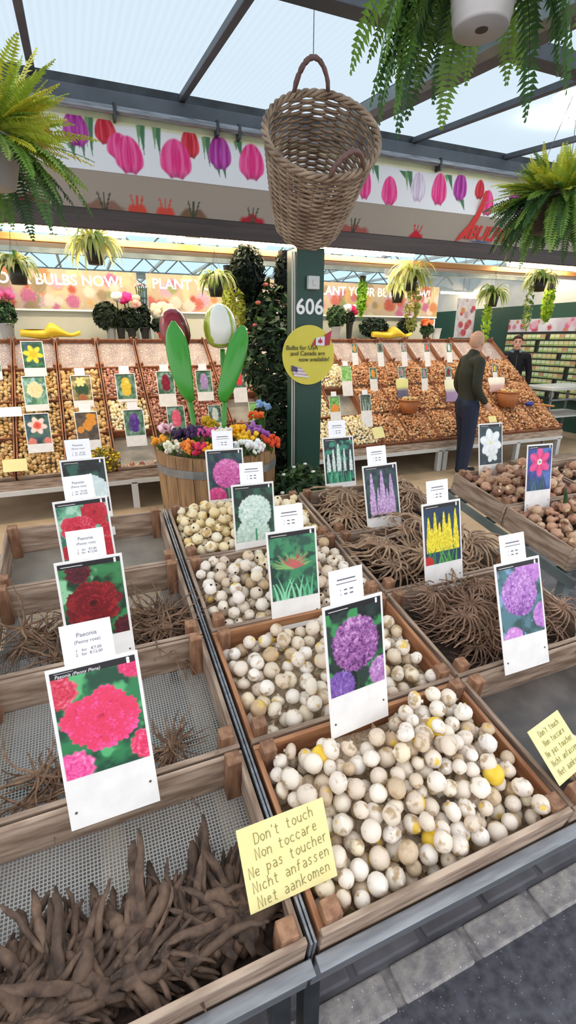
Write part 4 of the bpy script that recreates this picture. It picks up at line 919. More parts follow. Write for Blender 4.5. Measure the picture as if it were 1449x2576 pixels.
shrub('evergreen_shrub', 'tall dark evergreen shrub between the barrel and the green post', at0(700, 4.02), (.24, .22, .62), (0, 0, .72), 2600, .045, DK, 3, ('#e8e6d8', 16, .014))
shrub('flowering_shrub', 'low green shrub with white flowers at the foot of the green post', at0(765, 3.25), (.3, .2, .27), (0, 0, .42), 1500, .04, GN, 4, ('#f0efe6', 14, .018))
shrub('red_flowered_shrub', 'dark leafy shrub with a few red blossoms left of the yellow disc', at0(690, 4.35), (.33, .2, .38), (0, 0, 1.42), 1500, .045, DK + GN, 5, ('#e0606a', 9, .022))
shrub('leafy_climber', 'leafy green climber above the shrubs beside the post', at0(690, 4.6), (.26, .2, .3), (0, 0, 1.8), 800, .05, GN + DK, 6, ('#e87a6a', 5, .03))

# ------------------------------------------------------------------ fascia with tulip banner, gutter pipe, beams, glass roof
XA, XB = -1.6, 8.2
Y3 = 3.5
RS = math.tan(math.radians(6.5))
def rz(y): return 2.975 + (y - Y3) * RS
b = MB(); b.box(XA, XB, Y3 + .0, Y3 + .09, 2.85, 2.935); struct(b.build('trim_3', 'roofbar', bevel=.004))
b = MB(); b.box(XA, XB, Y3 + .02, Y3 + .1, 2.935, 2.985); struct(b.build('trim_4', 'darksteel', bevel=.004))
t = thing('gutter_pipe', 'long grey pipe running under the roof edge above the tulip banner', 'pipe', (2, Y3 - .05, 2.825)); b = MB(); b.tube([(XA - 2, 0, 0), (XB - 2, 0, 0)], .021, 12); b.build('pipe', 'steel', t, None, True)
for px in (290, 545, 600, 1115): b = MB(); x = atY(px, 310, Y3 - .05).x - 2; b.box(x - .008, x + .008, -.025, .05, -.05, .027); b.build('bracket', 'darksteel', t)
b = MB(); b.box(XA, XB, Y3 - .01, Y3 + .02, 2.78, 2.85); M['ystrip'] = pmat('yellowish_strip', '#b3b08a', '#c3c09a', 8, .6); struct(b.build('trim_5', 'ystrip'))
BW, BZ0, BZ1, BX0 = 6.6, 2.53, 2.785, -1.2
t = thing('tulip_banner', 'long white banner printed with hanging pink, red and purple tulips, above the shop front', 'banner', (BX0 + BW / 2, Y3 - .012, BZ0))
pc = Pic((BZ1 - BZ0) / BW, 1500, 3); pc.x = pc.x * BW + BX0; pc.y = pc.y * BW + BZ0
pc.i[:] = col('#e9e6e6'); pc.i = lerp(pc.i, col('#d9d3a8'), sst(2.765, 2.785, pc.y + .01 * vn(pc.x * 9, pc.y, 4)))
q = random.Random(5)
def btulip(px, py, wpx, hpx, cs, kind='u'):
    p = atY(px, py, Y3 - .012); s = depth(p) / FPX; rx, ry = wpx * s / 2, hpx * s / 2
    dx, dy = (pc.x - p.x) / rx, (pc.y - p.z) / ry; d = np.hypot(dx * (1 + .18 * dy), dy); m = sst(1.06, .94, d + .13 * np.abs(np.sin(dx * 4.2 + 1.57)) * sst(-.35, -.9, dy)); ed = np.minimum(np.abs(dx + .42 - .25 * dy * dy), np.abs(dx - .42 + .25 * dy * dy))
    tt = vn(dx * 9 + px, dy * 1.3, 2) * .55 + .25 * np.abs(dx) + .35 * sst(.16, .0, ed); c = lerp(np.broadcast_to(col(cs[0]), pc.i.shape), col(cs[1]), sst(.2, .75, tt)); c = lerp(c, col(cs[2]), sst(-.45, -1, dy) * .6); pc.put(m, c)
def bleaf(px, y0, y1, wpx, dx, c):
    p = atY(px, y0, Y3 - .012); e = atY(px + dx, y1, Y3 - .012); s = depth(p) / FPX; h = (pc.y - p.z) / (e.z - p.z); xx = p.x + (e.x - p.x) * h; m = sst(1.2, .7, np.abs(pc.x - xx) / (wpx * s * np.clip(1.02 - h, .02, 1))) * (h > 0) * (h < 1); pc.put(m, np.broadcast_to(col(c), pc.i.shape))
PK, RD, PU = ('#e0337c', '#f06aa2', '#7a3a5a'), ('#c02436', '#e0505a', '#5a1420'), ('#9a2a86', '#c75cae', '#4a2a48')
for px, y0, y1 in ((225, 290, 400), (355, 315, 390), (395, 320, 395), (520, 345, 420), (205, 330, 400), (600, 355, 400), (545, 400, 445), (560, 400, 450), (180, 360, 395), (945, 415, 460), (1030, 430, 500), (1012, 430, 450), (1130, 440, 480), (1160, 500, 530)):
    bleaf(px, y0, y1, 9, 8, '#4f7a58'); bleaf(px - 8, y0, y1 - 20, 6, 3, '#7a9a6a')
for a in ((190, 325, 60, 80, PU), (265, 330, 52, 62, RD), (300, 370, 60, 60, PK), (325, 392, 68, 84, PK), (478, 362, 46, 66, RD), (442, 402, 78, 88, PK), (553, 386, 58, 76, PU), (633, 410, 66, 80, PK), (697, 415, 40, 66, PU), (918, 462, 36, 74, PK), (980, 482, 46, 66, PK),
          (1052, 472, 44, 66, ('#cdb8cc', '#efe6ee', '#a87aa0')), (1105, 478, 46, 72, PK), (1158, 472, 42, 62, PU), (1207, 478, 30, 44, RD), (1226, 512, 40, 58, PK), (1300, 500, 50, 70, PU), (1380, 520, 50, 70, PK), (95, 330, 60, 80, RD), (30, 340, 60, 80, PK)): btulip(*a)
pc.x = (pc.x - BX0) / BW; pc.y = (pc.y - BZ0) / BW
obj('printed_fabric', pc.mesh('printed_fabric', BW, 'cloth'), t)
T_LB = fr(V((BX0 + BW / 2, Y3 + .055, 2.35)), V((1, 0, 0)), V((0, .94, .34)).normalized(), V((0, -.34, .94)).normalized())
t = thing('lower_banner', 'grey-beige lower strip of the banner with red tulip tips and a red logo', 'banner', T_LB)
pc = Pic(.192 / BW, 900, 4); pc.x = pc.x * BW + BX0; pc.y = pc.y * BW
pc.i[:] = col('#ab9d8f')
for px, wx, c in ((80, 60, '#8a3040'), (265, 80, '#8f6a5a'), (348, 40, '#d8503f'), (419, 40, '#d8503f'), (490, 60, '#7f6048'), (640, 60, '#b82a3a'), (900, 90, '#a85a52'), (1062, 44, '#c22a3a')):
    x = atY(px, 520, Y3).x; s = 3.6 / FPX; m = sst(1.15, .8, np.hypot((pc.x - x) / (wx * s / 2), (pc.y - .0) / (.045 + .01 * np.sin(pc.x * 70)))); pc.put(m, np.broadcast_to(col(c), pc.i.shape))
    for k in (-1, 0, 1): pc.put(((np.abs(pc.x - x - k * (.01 + pc.y * .3)) < .005) & (pc.y < .085)).astype(float), np.broadcast_to(col('#4a5040' if wx > 50 else c), pc.i.shape))
pc.x = (pc.x - BX0) / BW; pc.y = pc.y / BW
obj('printed_fabric', pc.mesh('printed_fabric', BW, 'cloth'), t)
lx = atY(1162, 592, Y3 + .03).x - (BX0 + BW / 2)
obj('logo_lettering', T_LOGO, t, Matrix.Translation((lx + .03, -.006, .028)) @ UPR)
b = MB(); pts = [(-.03, .0), (.0, .06), (.06, .13), (.1, .22), (.115, .36), (.14, .36), (.15, .26), (.13, .16), (.09, .09), (.04, .03)]
b.prism([(lx + x - .02, z) for x, z in pts], -.012, -.006); b.build('red_swoosh', 'redp', t)
b = MB(); b.prism([(lx + .1, .012), (lx + .2, .02), (lx + .33, .012), (lx + .2, .004)], -.006, -.003); b.build('blue_shadow_stroke', 'bluep', t)
b = MB(); b.box(XA, XB, Y3 + .06, Y3 + .12, 2.3, 2.355); b.box(XA, XB, Y3 + .03, Y3 + .065, 2.235, 2.31); struct(b.build('trim_6', 'beamd', bevel=.003))
b = MB(); b.box(XA, XB, Y3 + .1, Y3 + .13, 2.3, 2.86); struct(b.build('trim_7', 'beamd'))
# roof glazing and bars
xs = [-2.2, -1.15, -.06, .75, 1.72, 2.44, 3.32, 4.2, 5.1, 6.0, 7.0, 8.2]
def roof_bar(nm, x, y0, y1, wd, ht, mt='roofbar', dz=0):
    vs = []
    for y in (y0, y1):
        for dx, z in ((-wd / 2, -ht), (wd / 2, -ht), (wd / 2, 0), (-wd / 2, 0)): vs.append((x + dx, y, rz(y) + z + dz))
    b = MB(); b.add(vs, [(0, 1, 2, 3), (7, 6, 5, 4), (0, 4, 5, 1), (1, 5, 6, 2), (2, 6, 7, 3), (3, 7, 4, 0)]); return struct(b.build(nm, mt, bevel=.003))
YR0 = 1.0
for i in range(len(xs) - 1):
    b = MB(); vs = [(xs[i], YR0, rz(YR0) + .012), (xs[i + 1], YR0, rz(YR0) + .012), (xs[i + 1], Y3 + .1, rz(Y3 + .1) + .012), (xs[i], Y3 + .1, rz(Y3 + .1) + .012)]; b.add(vs + [(x, y, z + .008) for x, y, z in vs], [(3, 2, 1, 0), (4, 5, 6, 7)]); struct(b.build('window_%d' % (i + 1), 'glaze'))
for i, x in enumerate(xs):
    if abs(x - 1.72) < .01: roof_bar('trim_8', x + .06, YR0, Y3 + .05, .1, .1); roof_bar('trim_9', x - .05, YR0, Y3 + .05, .07, .06, 'teal', -.06)
    else: roof_bar('trim_%d' % (20 + i), x, YR0, Y3 + .05, .036, .035)
b = MB(); yb = 2.03; b.box(-3.0, XB, yb - .04, yb + .04, rz(yb) - .07, rz(yb) - .005); struct(b.build('trim_10', 'roofbar', bevel=.004))

# ------------------------------------------------------------------ hanging wicker basket
vd = ray(810, 420).normalized(); rt = RGT; upi = UPV
pb = atD(772, 566, 2.32)
iu = (UPV - vd * UPV.dot(vd)).normalized(); ir = iu.cross(vd) * -1; ir = ir if ir.dot(RGT) > 0 else -ir; ax = ((ir * 40 + iu * 180).normalized() * .80 - vd * .60).normalized()
ex = (rt - ax * rt.dot(ax)).normalized(); ey = ax.cross(ex)
t = thing('wicker_basket', 'brown wicker basket with two loop handles hanging tilted from the roof', 'basket', fr(pb, ex, ey, ax))
HB, RB0, RB1 = .44, .148, .232
def br_(z): return RB0 + (RB1 - RB0) * (z / HB) ** .8
NS = 26
b = MB()
for k in range(NS):
    a = 2 * PI * k / NS; b.tube([(br_(z) * math.cos(a), br_(z) * math.sin(a), z) for z in np.linspace(0, HB, 9)], .0045, 5)
b.build('stakes', 'wickd', t, None, True)
b = MB(); nrow = 34
for j in range(nrow):
    z = .006 + (HB - .03) * j / (nrow - 1); pts = []
    for i in range(NS * 4):
        a = 2 * PI * i / (NS * 4); pts.append(((br_(z) + .0055 * math.sin(a * NS / 2 + (j % 2) * PI)) * math.cos(a), (br_(z) + .0055 * math.sin(a * NS / 2 + (j % 2) * PI)) * math.sin(a), z))
    b.tube(pts, .0062, 5, closed=True)
b.build('woven_body', 'wick', t, None, True)
b = MB(); b.lathe([(.001, .004), (RB0, .004)], 26); b.build('basket_floor', 'wick', t)
b = MB()
for k in range(3):
    pts = []
    for i in range(120):
        a = 2 * PI * i / 120; ph = a * 13 + k * 2 * PI / 3; pts.append(((RB1 + .009 * math.cos(ph)) * math.cos(a), (RB1 + .009 * math.cos(ph)) * math.sin(a), HB - .012 + .009 * math.sin(ph)))
    b.tube(pts, .0075, 6, closed=True)
b.build('braided_rim', 'wick', t, None, True)
an_back = math.atan2(ey.dot(vd), ex.dot(vd))
up_l = V((ex.z, ey.z, ax.z))
for k, (a0, hgt, outw) in enumerate(((math.atan2(up_l.y, up_l.x) + .12, .115, .02), (math.atan2(up_l.y, up_l.x) + PI + .35, .10, .0))):
    for s_ in (0, 1):
        pts = []
        for i in range(17):
            tt = i / 16; a = a0 + (tt - .5) * .66; r = RB1 + outw * math.sin(PI * tt); tw = .006 * math.sin(tt * 26 + s_ * PI); pts.append(((r + tw) * math.cos(a), (r + tw) * math.sin(a), HB - .015 + hgt * math.sin(PI * tt) ** .6))
        if s_ == 0: b = MB()
        b.tube(pts, .0085, 7)
    b.build('loop_handle', 'wickd', t, None, True)
    if k == 0:
        a = a0; top = t.matrix_world @ V(((RB1 + outw) * math.cos(a), (RB1 + outw) * math.sin(a), HB - .015 + hgt)); inv = t.matrix_world.inverted(); b = MB(); b.tube([top, V((top.x, top.y, rz(top.y) - .0))], .0017, 6); b.build('hanging_wire', 'wire', t, inv)

# ------------------------------------------------------------------ ferns
def frond(b, o, az, L, el, droop, c, q, npair=30, lw=.125, width=1):
    p = V(o); d = V((math.cos(az) * math.cos(el), math.sin(az) * math.cos(el), math.sin(el))); n = npair; st = L / n; pts = [p]; tw = q.uniform(-.5, .5)
    for i in range(n):
        d = (d + V((0, 0, -droop * st / .1)) + V((q.uniform(-.03, .03),) * 3)).normalized(); p = p + d * st; pts.append(p)
    b.tube(pts, [.0018 * (1.1 - i / (n + 1)) for i in range(n + 1)], 4, 0, tuple(x * .8 for x in c))
    for i in range(1, n + 1):
        tt = i / n; dd = (pts[i] - pts[i - 1]).normalized(); sd = dd.cross(V((0, 0, 1))); sd = sd.normalized() if sd.length > .05 else V((math.sin(az), -math.cos(az), 0)); sd.rotate(Matrix.Rotation(tw, 3, dd)); nn = sd.cross(dd)
        ll = L * lw * width * (math.sin(PI * min(1, .12 + tt * .86)) ** .7) * q.uniform(.85, 1.1)
        for s_ in (-1, 1):
            e = pts[i] + sd * s_ * ll + dd * ll * .35 - nn * ll * q.uniform(-.1, .3); m = pts[i] + sd * s_ * ll * .45; wv = dd * st * .52
            k = q.uniform(.85, 1.15); cc = tuple(min(1, x * k) for x in c); b.add([pts[i] - wv * .4, m - wv + nn * .002, e, m + wv + nn * .002, pts[i] + wv * .4], [(0, 1, 2, 3, 4)], 0, cc)
def fern(lab, zd, px, py, R0, H, groups, potmat, ribs=False, hole=False, seed=0, wires=True, keep=0):
    p = atD(px, py, zd); t = thing('hanging_fern', lab, 'hanging plant', p); q = random.Random(seed)
    R1 = R0 * .7; b = MB()
    if ribs: prof = [(.001, 0), (R1 * .97, 0), (R1, .006)] + [(R1 + (R0 - R1) * k / 15 + (.0025 if k % 2 else 0), .012 + (H - .02) * k / 15) for k in range(16)] + [(R0 + .006, H - .006), (R0 + .006, H), (R0 - .004, H)]
    else: prof = [(.001, 0), (R1, 0), (R0, H - .02), (R0 + .006, H - .02), (R0 + .006, H), (R0 - .004, H)]
    b.lathe(prof, 36); b.build('pot', potmat, t, None, True)
    b = MB(); b.lathe([(.001, H - .02), (R0 - .003, H - .015)], 20); b.build('soil', 'dlitter', t)
    if hole: b = MB(); b.lathe([(.013, -.001), (.013, .002)], 14, T=Matrix.Translation((.0, -.004, 0)), caps=True); b.build('drain_hole', 'dpot', t)
    b = MB()
    for (n, L0, L1, e0, e1, dr0, dr1, cols) in groups:
        for _ in range(n):
            az = q.uniform(0, 2 * PI); va = math.atan2(-p.y, -p.x)
            if keep and math.cos(az - va) > math.cos(keep): az = va + q.choice((-1, 1)) * q.uniform(keep, keep + .7)
            frond(b, (R0 * .5 * math.cos(az), R0 * .5 * math.sin(az), H), az, q.uniform(L0, L1), q.uniform(e0, e1), q.uniform(dr0, dr1), cvar(q.choice(cols), .15, q), q)
    b.build('fronds', 'leaf', t)
    if wires:
        top = rz(p.y) - p.z; b = MB(); zc = min(H + .45, top * .7)
        for k in range(3): a = k * 2.094 + .5; b.tube([(R0 * math.cos(a), R0 * math.sin(a), H), (0, 0, zc)], .0012, 5)
        b.tube([(0, 0, zc), (0, 0, top)], .0012, 5); b.build('hanging_wire', 'wire', t)
    return t
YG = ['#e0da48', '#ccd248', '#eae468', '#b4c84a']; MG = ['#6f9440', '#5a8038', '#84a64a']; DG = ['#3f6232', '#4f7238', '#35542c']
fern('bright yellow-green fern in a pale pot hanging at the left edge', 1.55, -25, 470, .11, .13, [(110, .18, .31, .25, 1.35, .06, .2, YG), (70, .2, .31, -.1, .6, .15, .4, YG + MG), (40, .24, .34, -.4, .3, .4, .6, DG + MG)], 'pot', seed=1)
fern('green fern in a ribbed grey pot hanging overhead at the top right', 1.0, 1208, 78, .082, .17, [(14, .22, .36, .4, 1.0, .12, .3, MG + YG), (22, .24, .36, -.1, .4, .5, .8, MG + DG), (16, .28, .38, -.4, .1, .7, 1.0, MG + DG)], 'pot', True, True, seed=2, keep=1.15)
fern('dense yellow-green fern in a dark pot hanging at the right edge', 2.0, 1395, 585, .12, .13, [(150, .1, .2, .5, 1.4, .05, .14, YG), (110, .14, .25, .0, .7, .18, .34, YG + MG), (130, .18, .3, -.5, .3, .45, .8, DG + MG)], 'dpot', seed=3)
p = atD(1440, 240, 2.9); t = thing('pendant_lamp', 'lit white pendant lamp at the right edge under the glass roof', 'lamp', p)
b = MB(); b.lathe([(.03, .09), (.05, .07), (.105, .01), (.11, 0)], 24); b.build('lamp_shade', 'lt', t, None, True)
b = MB(); b.lathe([(.001, .012), (.1, .008)], 24); b.build('lamp_glass', 'lamp', t)
b = MB(); b.tube([(0, 0, .09), (0, 0, rz(p.y) - p.z)], .003, 6); b.build('hanging_cable', 'darksteel', t)

# ------------------------------------------------------------------ sloping back displays
DI = D2(37); DVv = V((0, math.cos(DI), math.sin(DI))); DWv = V((0, -math.sin(DI), math.cos(DI))); DP = V((0, 4.75, .42))
def D(x, v, w=0): return DP + V((x, 0, 0)) + DVv * v + DWv * w
DF = fr(DP, V((1, 0, 0)), DVv, DWv)
ORD = ['first', 'second', 'third', 'fourth', 'fifth', 'sixth', 'seventh', 'eighth', 'ninth', 'tenth', 'eleventh', 'twelfth', 'thirteenth', 'fourteenth', 'fifteenth', 'sixteenth', 'seventeenth', 'eighteenth']
M['speck'] = pmat('speckled_tray_lining', '#a08c85', '#b39f95', 8, .7, speck=('#dccdc2', 45, .3))
DX0, DPX = -1.57, .43
FILL = {0: ('gold', 3), 1: ('gold', 3), 2: ('gold', 3), 3: ('big', 3), 4: ('mix', 2), 5: ('red', 2), 6: ('red', 2), 7: ('red', 1), 8: ('cream', 3), 9: ('cream', 3), 10: ('cream', 1)}
M['gbulb'] = bulbmat('golden_bulb_skin', ['#c29a58', '#d8b478', '#a87c42', '#e4c890', '#b88a4c', '#cfa466'], '#7c5630', '#ecd9ac')
M['rbulb'] = bulbmat('reddish_bulb_skin', ['#a8614a', '#c88a70', '#8a4838', '#d8a890', '#b0705a', '#dcb8a0'], '#6f3c2c', '#e8d0b8')
items = []
for k in range(18):
    x0 = DX0 + DPX * k; side = 'left' if k < 9 else 'right'
    t = thing('bulb_tray', 'long sloping wooden bulb tray of the back display, %s column counted from the left' % ORD[k], 'bulb tray', fr(D(x0, 0), V((1, 0, 0)), DVv, DWv), 'bulb trays of the back display')
    for a, e in ((.006, .018), (DPX - .018, DPX - .006)):
        b = MB(); b.box(a, e, 0, 1.96, -.11, .0); b.build('side_board', 'crate_b', t)
    for j in range(5):
        v = j * .487; b = MB(); b.box(.018, DPX - .018, v, v + .014, -.11, -.005 if j else .0); b.build('cross_board', 'crate_b' if k > 8 or j else 'wood', t)
        for a in (.018, DPX - .043):
            b = MB(); b.box(a, a + .025, v + (.014 if j < 4 else -.025), v + (.04 if j < 4 else 0), -.1, .035); b.build('corner_post', 'crate_b', t)
    b = MB(); b.box(.018, DPX - .018, .014, 1.475, -.112, -.107); b.build('tray_bottom', 'sheet', t)
    b = MB(); b.box(.018, DPX - .018, 1.475, 1.96, -.06, -.054); b.build('tray_lining', 'speck', t)
    kind, nrow = FILL.get(k, ('brown', 3)); q = random.Random(100 + k)
    for j in range(3):
        if kind == 'mix' and j == 0: n_, jj = 14, 0
        elif nrow < 3 and j < 3 - nrow and kind != 'cream': n_ = 16
        elif kind == 'cream' and nrow == 1 and j == 1: n_ = 0
        else: n_ = 999
        mt = {'gold': 'gbulb', 'big': 'gbulb', 'mix': 'cbulb' if j == 1 else 'rbulb', 'red': 'rbulb', 'cream': 'cbulb', 'brown': 'bbulb'}[kind]
        r = {'big': .03, 'mix': .024, 'cream': .02, 'gold': .022}.get(kind, .0185); sp = r * 1.62
        v0, v1 = j * .487 + .02, j * .487 + .48
        if n_ < 99:
            for _ in range(n_): items.append((k, mt, x0 + q.uniform(.03, DPX - .03), v0 + q.uniform(.01, .09), -.085 + q.uniform(0, .015), r))
            continue
        if n_ == 0: continue
        nx, nv_ = int((DPX - .04) / sp), int((v1 - v0) / sp)
        for a in range(nx):
            for c in range(nv_):
                fx, fv = (a + .5) / nx, (c + .5) / nv_; hp = (.06 if k > 9 else .03) * math.sin(PI * fx) * math.sin(PI * min(1, fv + .08)) + (.035 if k > 9 else .008)
                items.append((k, mt, x0 + .02 + (DPX - .04) * fx + q.uniform(-.3, .3) * sp, v0 + (v1 - v0) * fv + q.uniform(-.3, .3) * sp, -.05 + hp + q.uniform(-.008, .016), r * q.uniform(.8, 1.2)))
vis = [i for i, it in enumerate(items) if it[1] in ('bbulb', 'gbulb') and (1 <= it[0] <= 4 or 11 <= it[0])]
vis.sort(key=lambda i: depth(D(items[i][2], items[i][3], items[i][4])) / items[i][5]); near = set(vis[:300])
BBm = {m_: bulb_mesh('brown_bulb', PR3, m_, .02, 9) for m_ in ('bbulb', 'gbulb')}
q = random.Random(77)
for i in sorted(near):
    k, mt, x, v, w_, r = items[i]; o = bpy.data.objects.new('brown_bulb', BBm[mt]); C.objects.link(o)
    o.matrix_world = Matrix.Translation(D(x, v, w_)) @ Euler((q.gauss(0, .9), q.gauss(0, .9), q.uniform(0, 6.3))).to_matrix().to_4x4() @ Matrix.Scale(r / .02, 4)
    tag(o, 'small brown-skinned bulb among the heaps near the front edge of the back display', 'bulb', 'brown bulbs of the back display')
grp = {}
for i, it in enumerate(items):
    if i not in near: grp.setdefault((it[0], it[1]), []).append(it[2:])
cn = {'gbulb': 'golden brown', 'bbulb': 'orange-brown', 'rbulb': 'reddish', 'cbulb': 'cream'}
for (k, mt), li in grp.items():
    o = scatter_mesh('bulb_heap', li, mt, DF, PR3, 6, k); tag(o, '%s bulbs heaped in the %s tray from the left of the back display' % (cn[mt], ORD[k]), 'bulbs'); o['kind'] = 'stuff'
for (xa, xb, lab, legs) in ((DX0 + .01, 2.05, 'long low white-edged table under the left half of the back display', (-1.5, .3, 1.95)), (2.1, 6.17, 'long low pale table under the right half of the back display', (2.6, 4.03, 4.12, 5.35, 6.12))):
    t = thing('display_table', lab, 'table', (xa, 4.75, 0)); inv = t.matrix_world.inverted()
    b = MB(); b.box(xa, xb, 4.72, 4.75, .255, .30); b.build('front_rail', 'lt', t, inv, bevel=.003)
    b = MB(); b.box(xa, xb, -.02, 1.96, -.15, -.115); b.build('sloping_top', 'wood', t, inv @ DF)
    b = MB(); b.box(xa, xb, 4.735, 4.76, .30, .385); b.build('apron', 'wood', t, inv)
    for x in legs:
        b = MB(); b.box(x - .03, x + .03, 4.72, 4.78, 0, .27); b.build('leg', 'lt', t, inv, bevel=.003)
        q0 = D(x, 1.8, -.15); b = MB(); b.box(x - .03, x + .03, q0.y - .03, q0.y + .03, 0, q0.z + .02); b.build('leg', 'lt', t, inv)
b = MB(); b.box(-2.4, 6.3, 6.9, 6.95, 0, 1.55); struct(b.build('wall_back', 'gwall'))
t = thing('shelf', 'long pale shelf along the top of the back display', 'shelf', (2, 6.5, 1.56)); b = MB(); b.box(-4.2, 4.2, -.17, .4, 0, .035); b.build('shelf_board', 'lt', t, bevel=.004)
b = MB(); b.box(-2.4, 5.45, 6.88, 6.91, 1.55, 2.0); struct(b.build('wall_upper', 'pale'))
# --- cards of the back displays
def dcard(l, yt, r, yb, kind, lab, tagged=False, wv=.035):
    p = hit((l + r) / 2 + (r - l) * .12, yb, D(0, 0, wv), DWv); s = depth(p) / FPX; w_ = (r - l) * s * .93; h = max((yb - yt) * s * 1.04, w_ * .92 * AS + w_ * .1)
    t = thing('flower_card', lab, 'flower sign', card_frame(p, D2(16)), 'flower cards on the back display')
    card_parts(t, kind, w_, h, 36, 0 if tagged else None, w_ * .5, w_ * .38, small=True)
for a in ((58, 863, 112, 946, 'daffodil', 'card with a yellow daffodil photo, top card at the left of the back display'), (60, 950, 118, 1034, 'daffodil_cream', 'card with a cream daffodil photo below the yellow daffodil card'),
          (66, 1044, 128, 1138, 'daffodil_pink', 'card with a white and coral daffodil photo, lowest of the left column'), (181, 948, 232, 1024, 'daffodil_pot', 'card with a photo of yellow dwarf flowers in a pot', True),
          (192, 1040, 250, 1132, 'orange_cluster', 'card with a photo of many small orange flowers', True), (290, 943, 342, 1010, 'hya_yellow', 'card with a yellow hyacinth photo', True), (313, 1034, 366, 1122, 'hya_purple', 'card with a deep purple hyacinth photo', True),
          (396, 938, 442, 1022, 'hya_darkred', 'card with a dark red hyacinth photo left of the red tulip leaf', True), (492, 935, 536, 1008, 'hya_lilac', 'card with a lilac hyacinth photo between the two wooden tulips', True), (584, 932, 622, 1012, 'hya_red', 'card with a bright red hyacinth photo right of the white tulip leaf'),
          (418, 1024, 466, 1085, 'hya_pink', 'card with a pink hyacinth photo behind the barrel flowers'), (524, 1022, 560, 1085, 'hya_white', 'card with a white hyacinth photo behind the tulip stem'), (624, 1014, 662, 1070, 'greens', 'green card behind the blue and orange barrel flowers'),
          (-22, 905, 4, 955, 'hya_white', 'white card cut by the left edge of the picture'),
          (884, 868, 902, 918, 'hya_orange', 'small card with an orange flower photo in the top row, nearest the yellow disc', False), (948, 866, 967, 922, 'hya_dark', 'small card with a dark drooping flower photo in the top row'), (1008, 866, 1026, 922, 'hya_mauve', 'small card with a pale mauve flower photo in the top row'),
          (1066, 866, 1084, 922, 'hya_red', 'small card with a red flower photo in the top row left of the man'), (1121, 866, 1139, 912, 'hya_white', 'small card with a white flower photo nearest to the man in the top row'), (857, 924, 888, 996, 'greens', 'card with a light green plant photo right of the yellow disc', True),
          (928, 928, 951, 984, 'hya_orange', 'card with an orange flower photo in the second row'), (1000, 925, 1022, 970, 'hya_mauve', 'card with a mauve flower photo above the left basket'), (1058, 930, 1078, 984, 'hya_mauve', 'pale card in the second row right of the left basket'),
          (1117, 925, 1137, 960, 'hya_darkred', 'card with a wine red photo beside the man'), (827, 1000, 859, 1068, 'carrot', 'card with a green and orange plant photo beside the post', True), (905, 996, 938, 1074, 'snowdrop', 'card with a snowdrop photo above the yellow paper', True),
          (1236, 918, 1252, 950, 'hya_yellow', 'small card with a yellow flower photo right of the man')): dcard(*a)
def paper(l, yt, r, yb, lab, mat, wv=.05, rot=.0):
    p = hit((l + r) / 2, yb, D(0, 0, wv), DWv); s = depth(p) / FPX; w_ = (r - l) * s * .95; h = (yb - yt) * s
    b = MB(); b.box(-w_ / 2, w_ / 2, 0, .003, 0, h); o = b.build('paper_note', mat, None, card_frame(p, D2(28), 0, rot)); tag(o, lab, 'note')
paper(11, 1154, 68, 1186, 'blank yellow paper note on the bulbs at the lower left of the back display', 'note'); paper(-2, 1023, 54, 1048, 'white paper strip at the left edge of the back display', 'paper'); paper(939, 1073, 973, 1102, 'yellow paper note on the cream bulbs right of the post', 'note', rot=.1)
paper(1228, 1046, 1254, 1062, 'yellow paper note above the white amaryllis card', 'note')
def ribbon(px, py0, py1, lab):
    a = atY(px, py1, 4.9); b = MB(); b.box(-.012, .012, 0, .01, 0, abs(atY(px, py0, 4.9).z - a.z)); tag(b.build('yellow_strap', 'ybulb', None, Matrix.Translation(a)), lab, 'strap')
shrub('dried_flower_bunch', 'small bunch of yellow dried flowers on the front of the left display', hit(268, 1180, D(0, 0, 0), DWv), (.14, .1, .12), (0, 0, .1), 320, .022, ['#8a8a2a', '#6a7030', '#b8a028'], 9, ('#d8b020', 26, .016), cat='dried flowers')
def bin_basket(px, py, wpx, hpx, lab):
    p = hit(px, py + hpx * .5, D(0, 0, .03), DWv); s = depth(p) / FPX; r = wpx * s / 2; h = hpx * s
    t = thing('small_basket', lab, 'basket', Matrix.Translation(p)); b = MB(); b.lathe([(.001, .0), (r * .72, 0), (r, h), (r * .93, h), (r * .68, .01)], 22); b.build('wicker_bowl', 'basketp', t, None, True)
    b = MB(); b.tube([(r * math.cos(a), r * math.sin(a), h) for a in np.linspace(0, 2 * PI, 25)[:-1]], .012, 6, closed=True); b.build('rim', 'basketp', t)
    q = random.Random(int(px))
    its = [(r * .8 * math.sqrt(a) * math.cos(b_), r * .8 * math.sqrt(a) * math.sin(b_), h - .01 + q.uniform(0, .03), .022) for a, b_ in [(q.random(), q.uniform(0, 6.3)) for _ in range(40)]]
    o = scatter_mesh('bulb_heap', its, 'gbulb', Matrix.Translation(p), n=7, seed=3); tag(o, 'brown bulbs heaped in ' + lab.split(' standing')[0], 'bulbs'); o['kind'] = 'stuff'
bin_basket(1027, 1022, 52, 32, 'the small wicker basket standing on the bulbs left of the man'); bin_basket(1274, 1004, 52, 36, 'the small orange basket standing on the bulbs right of the man')
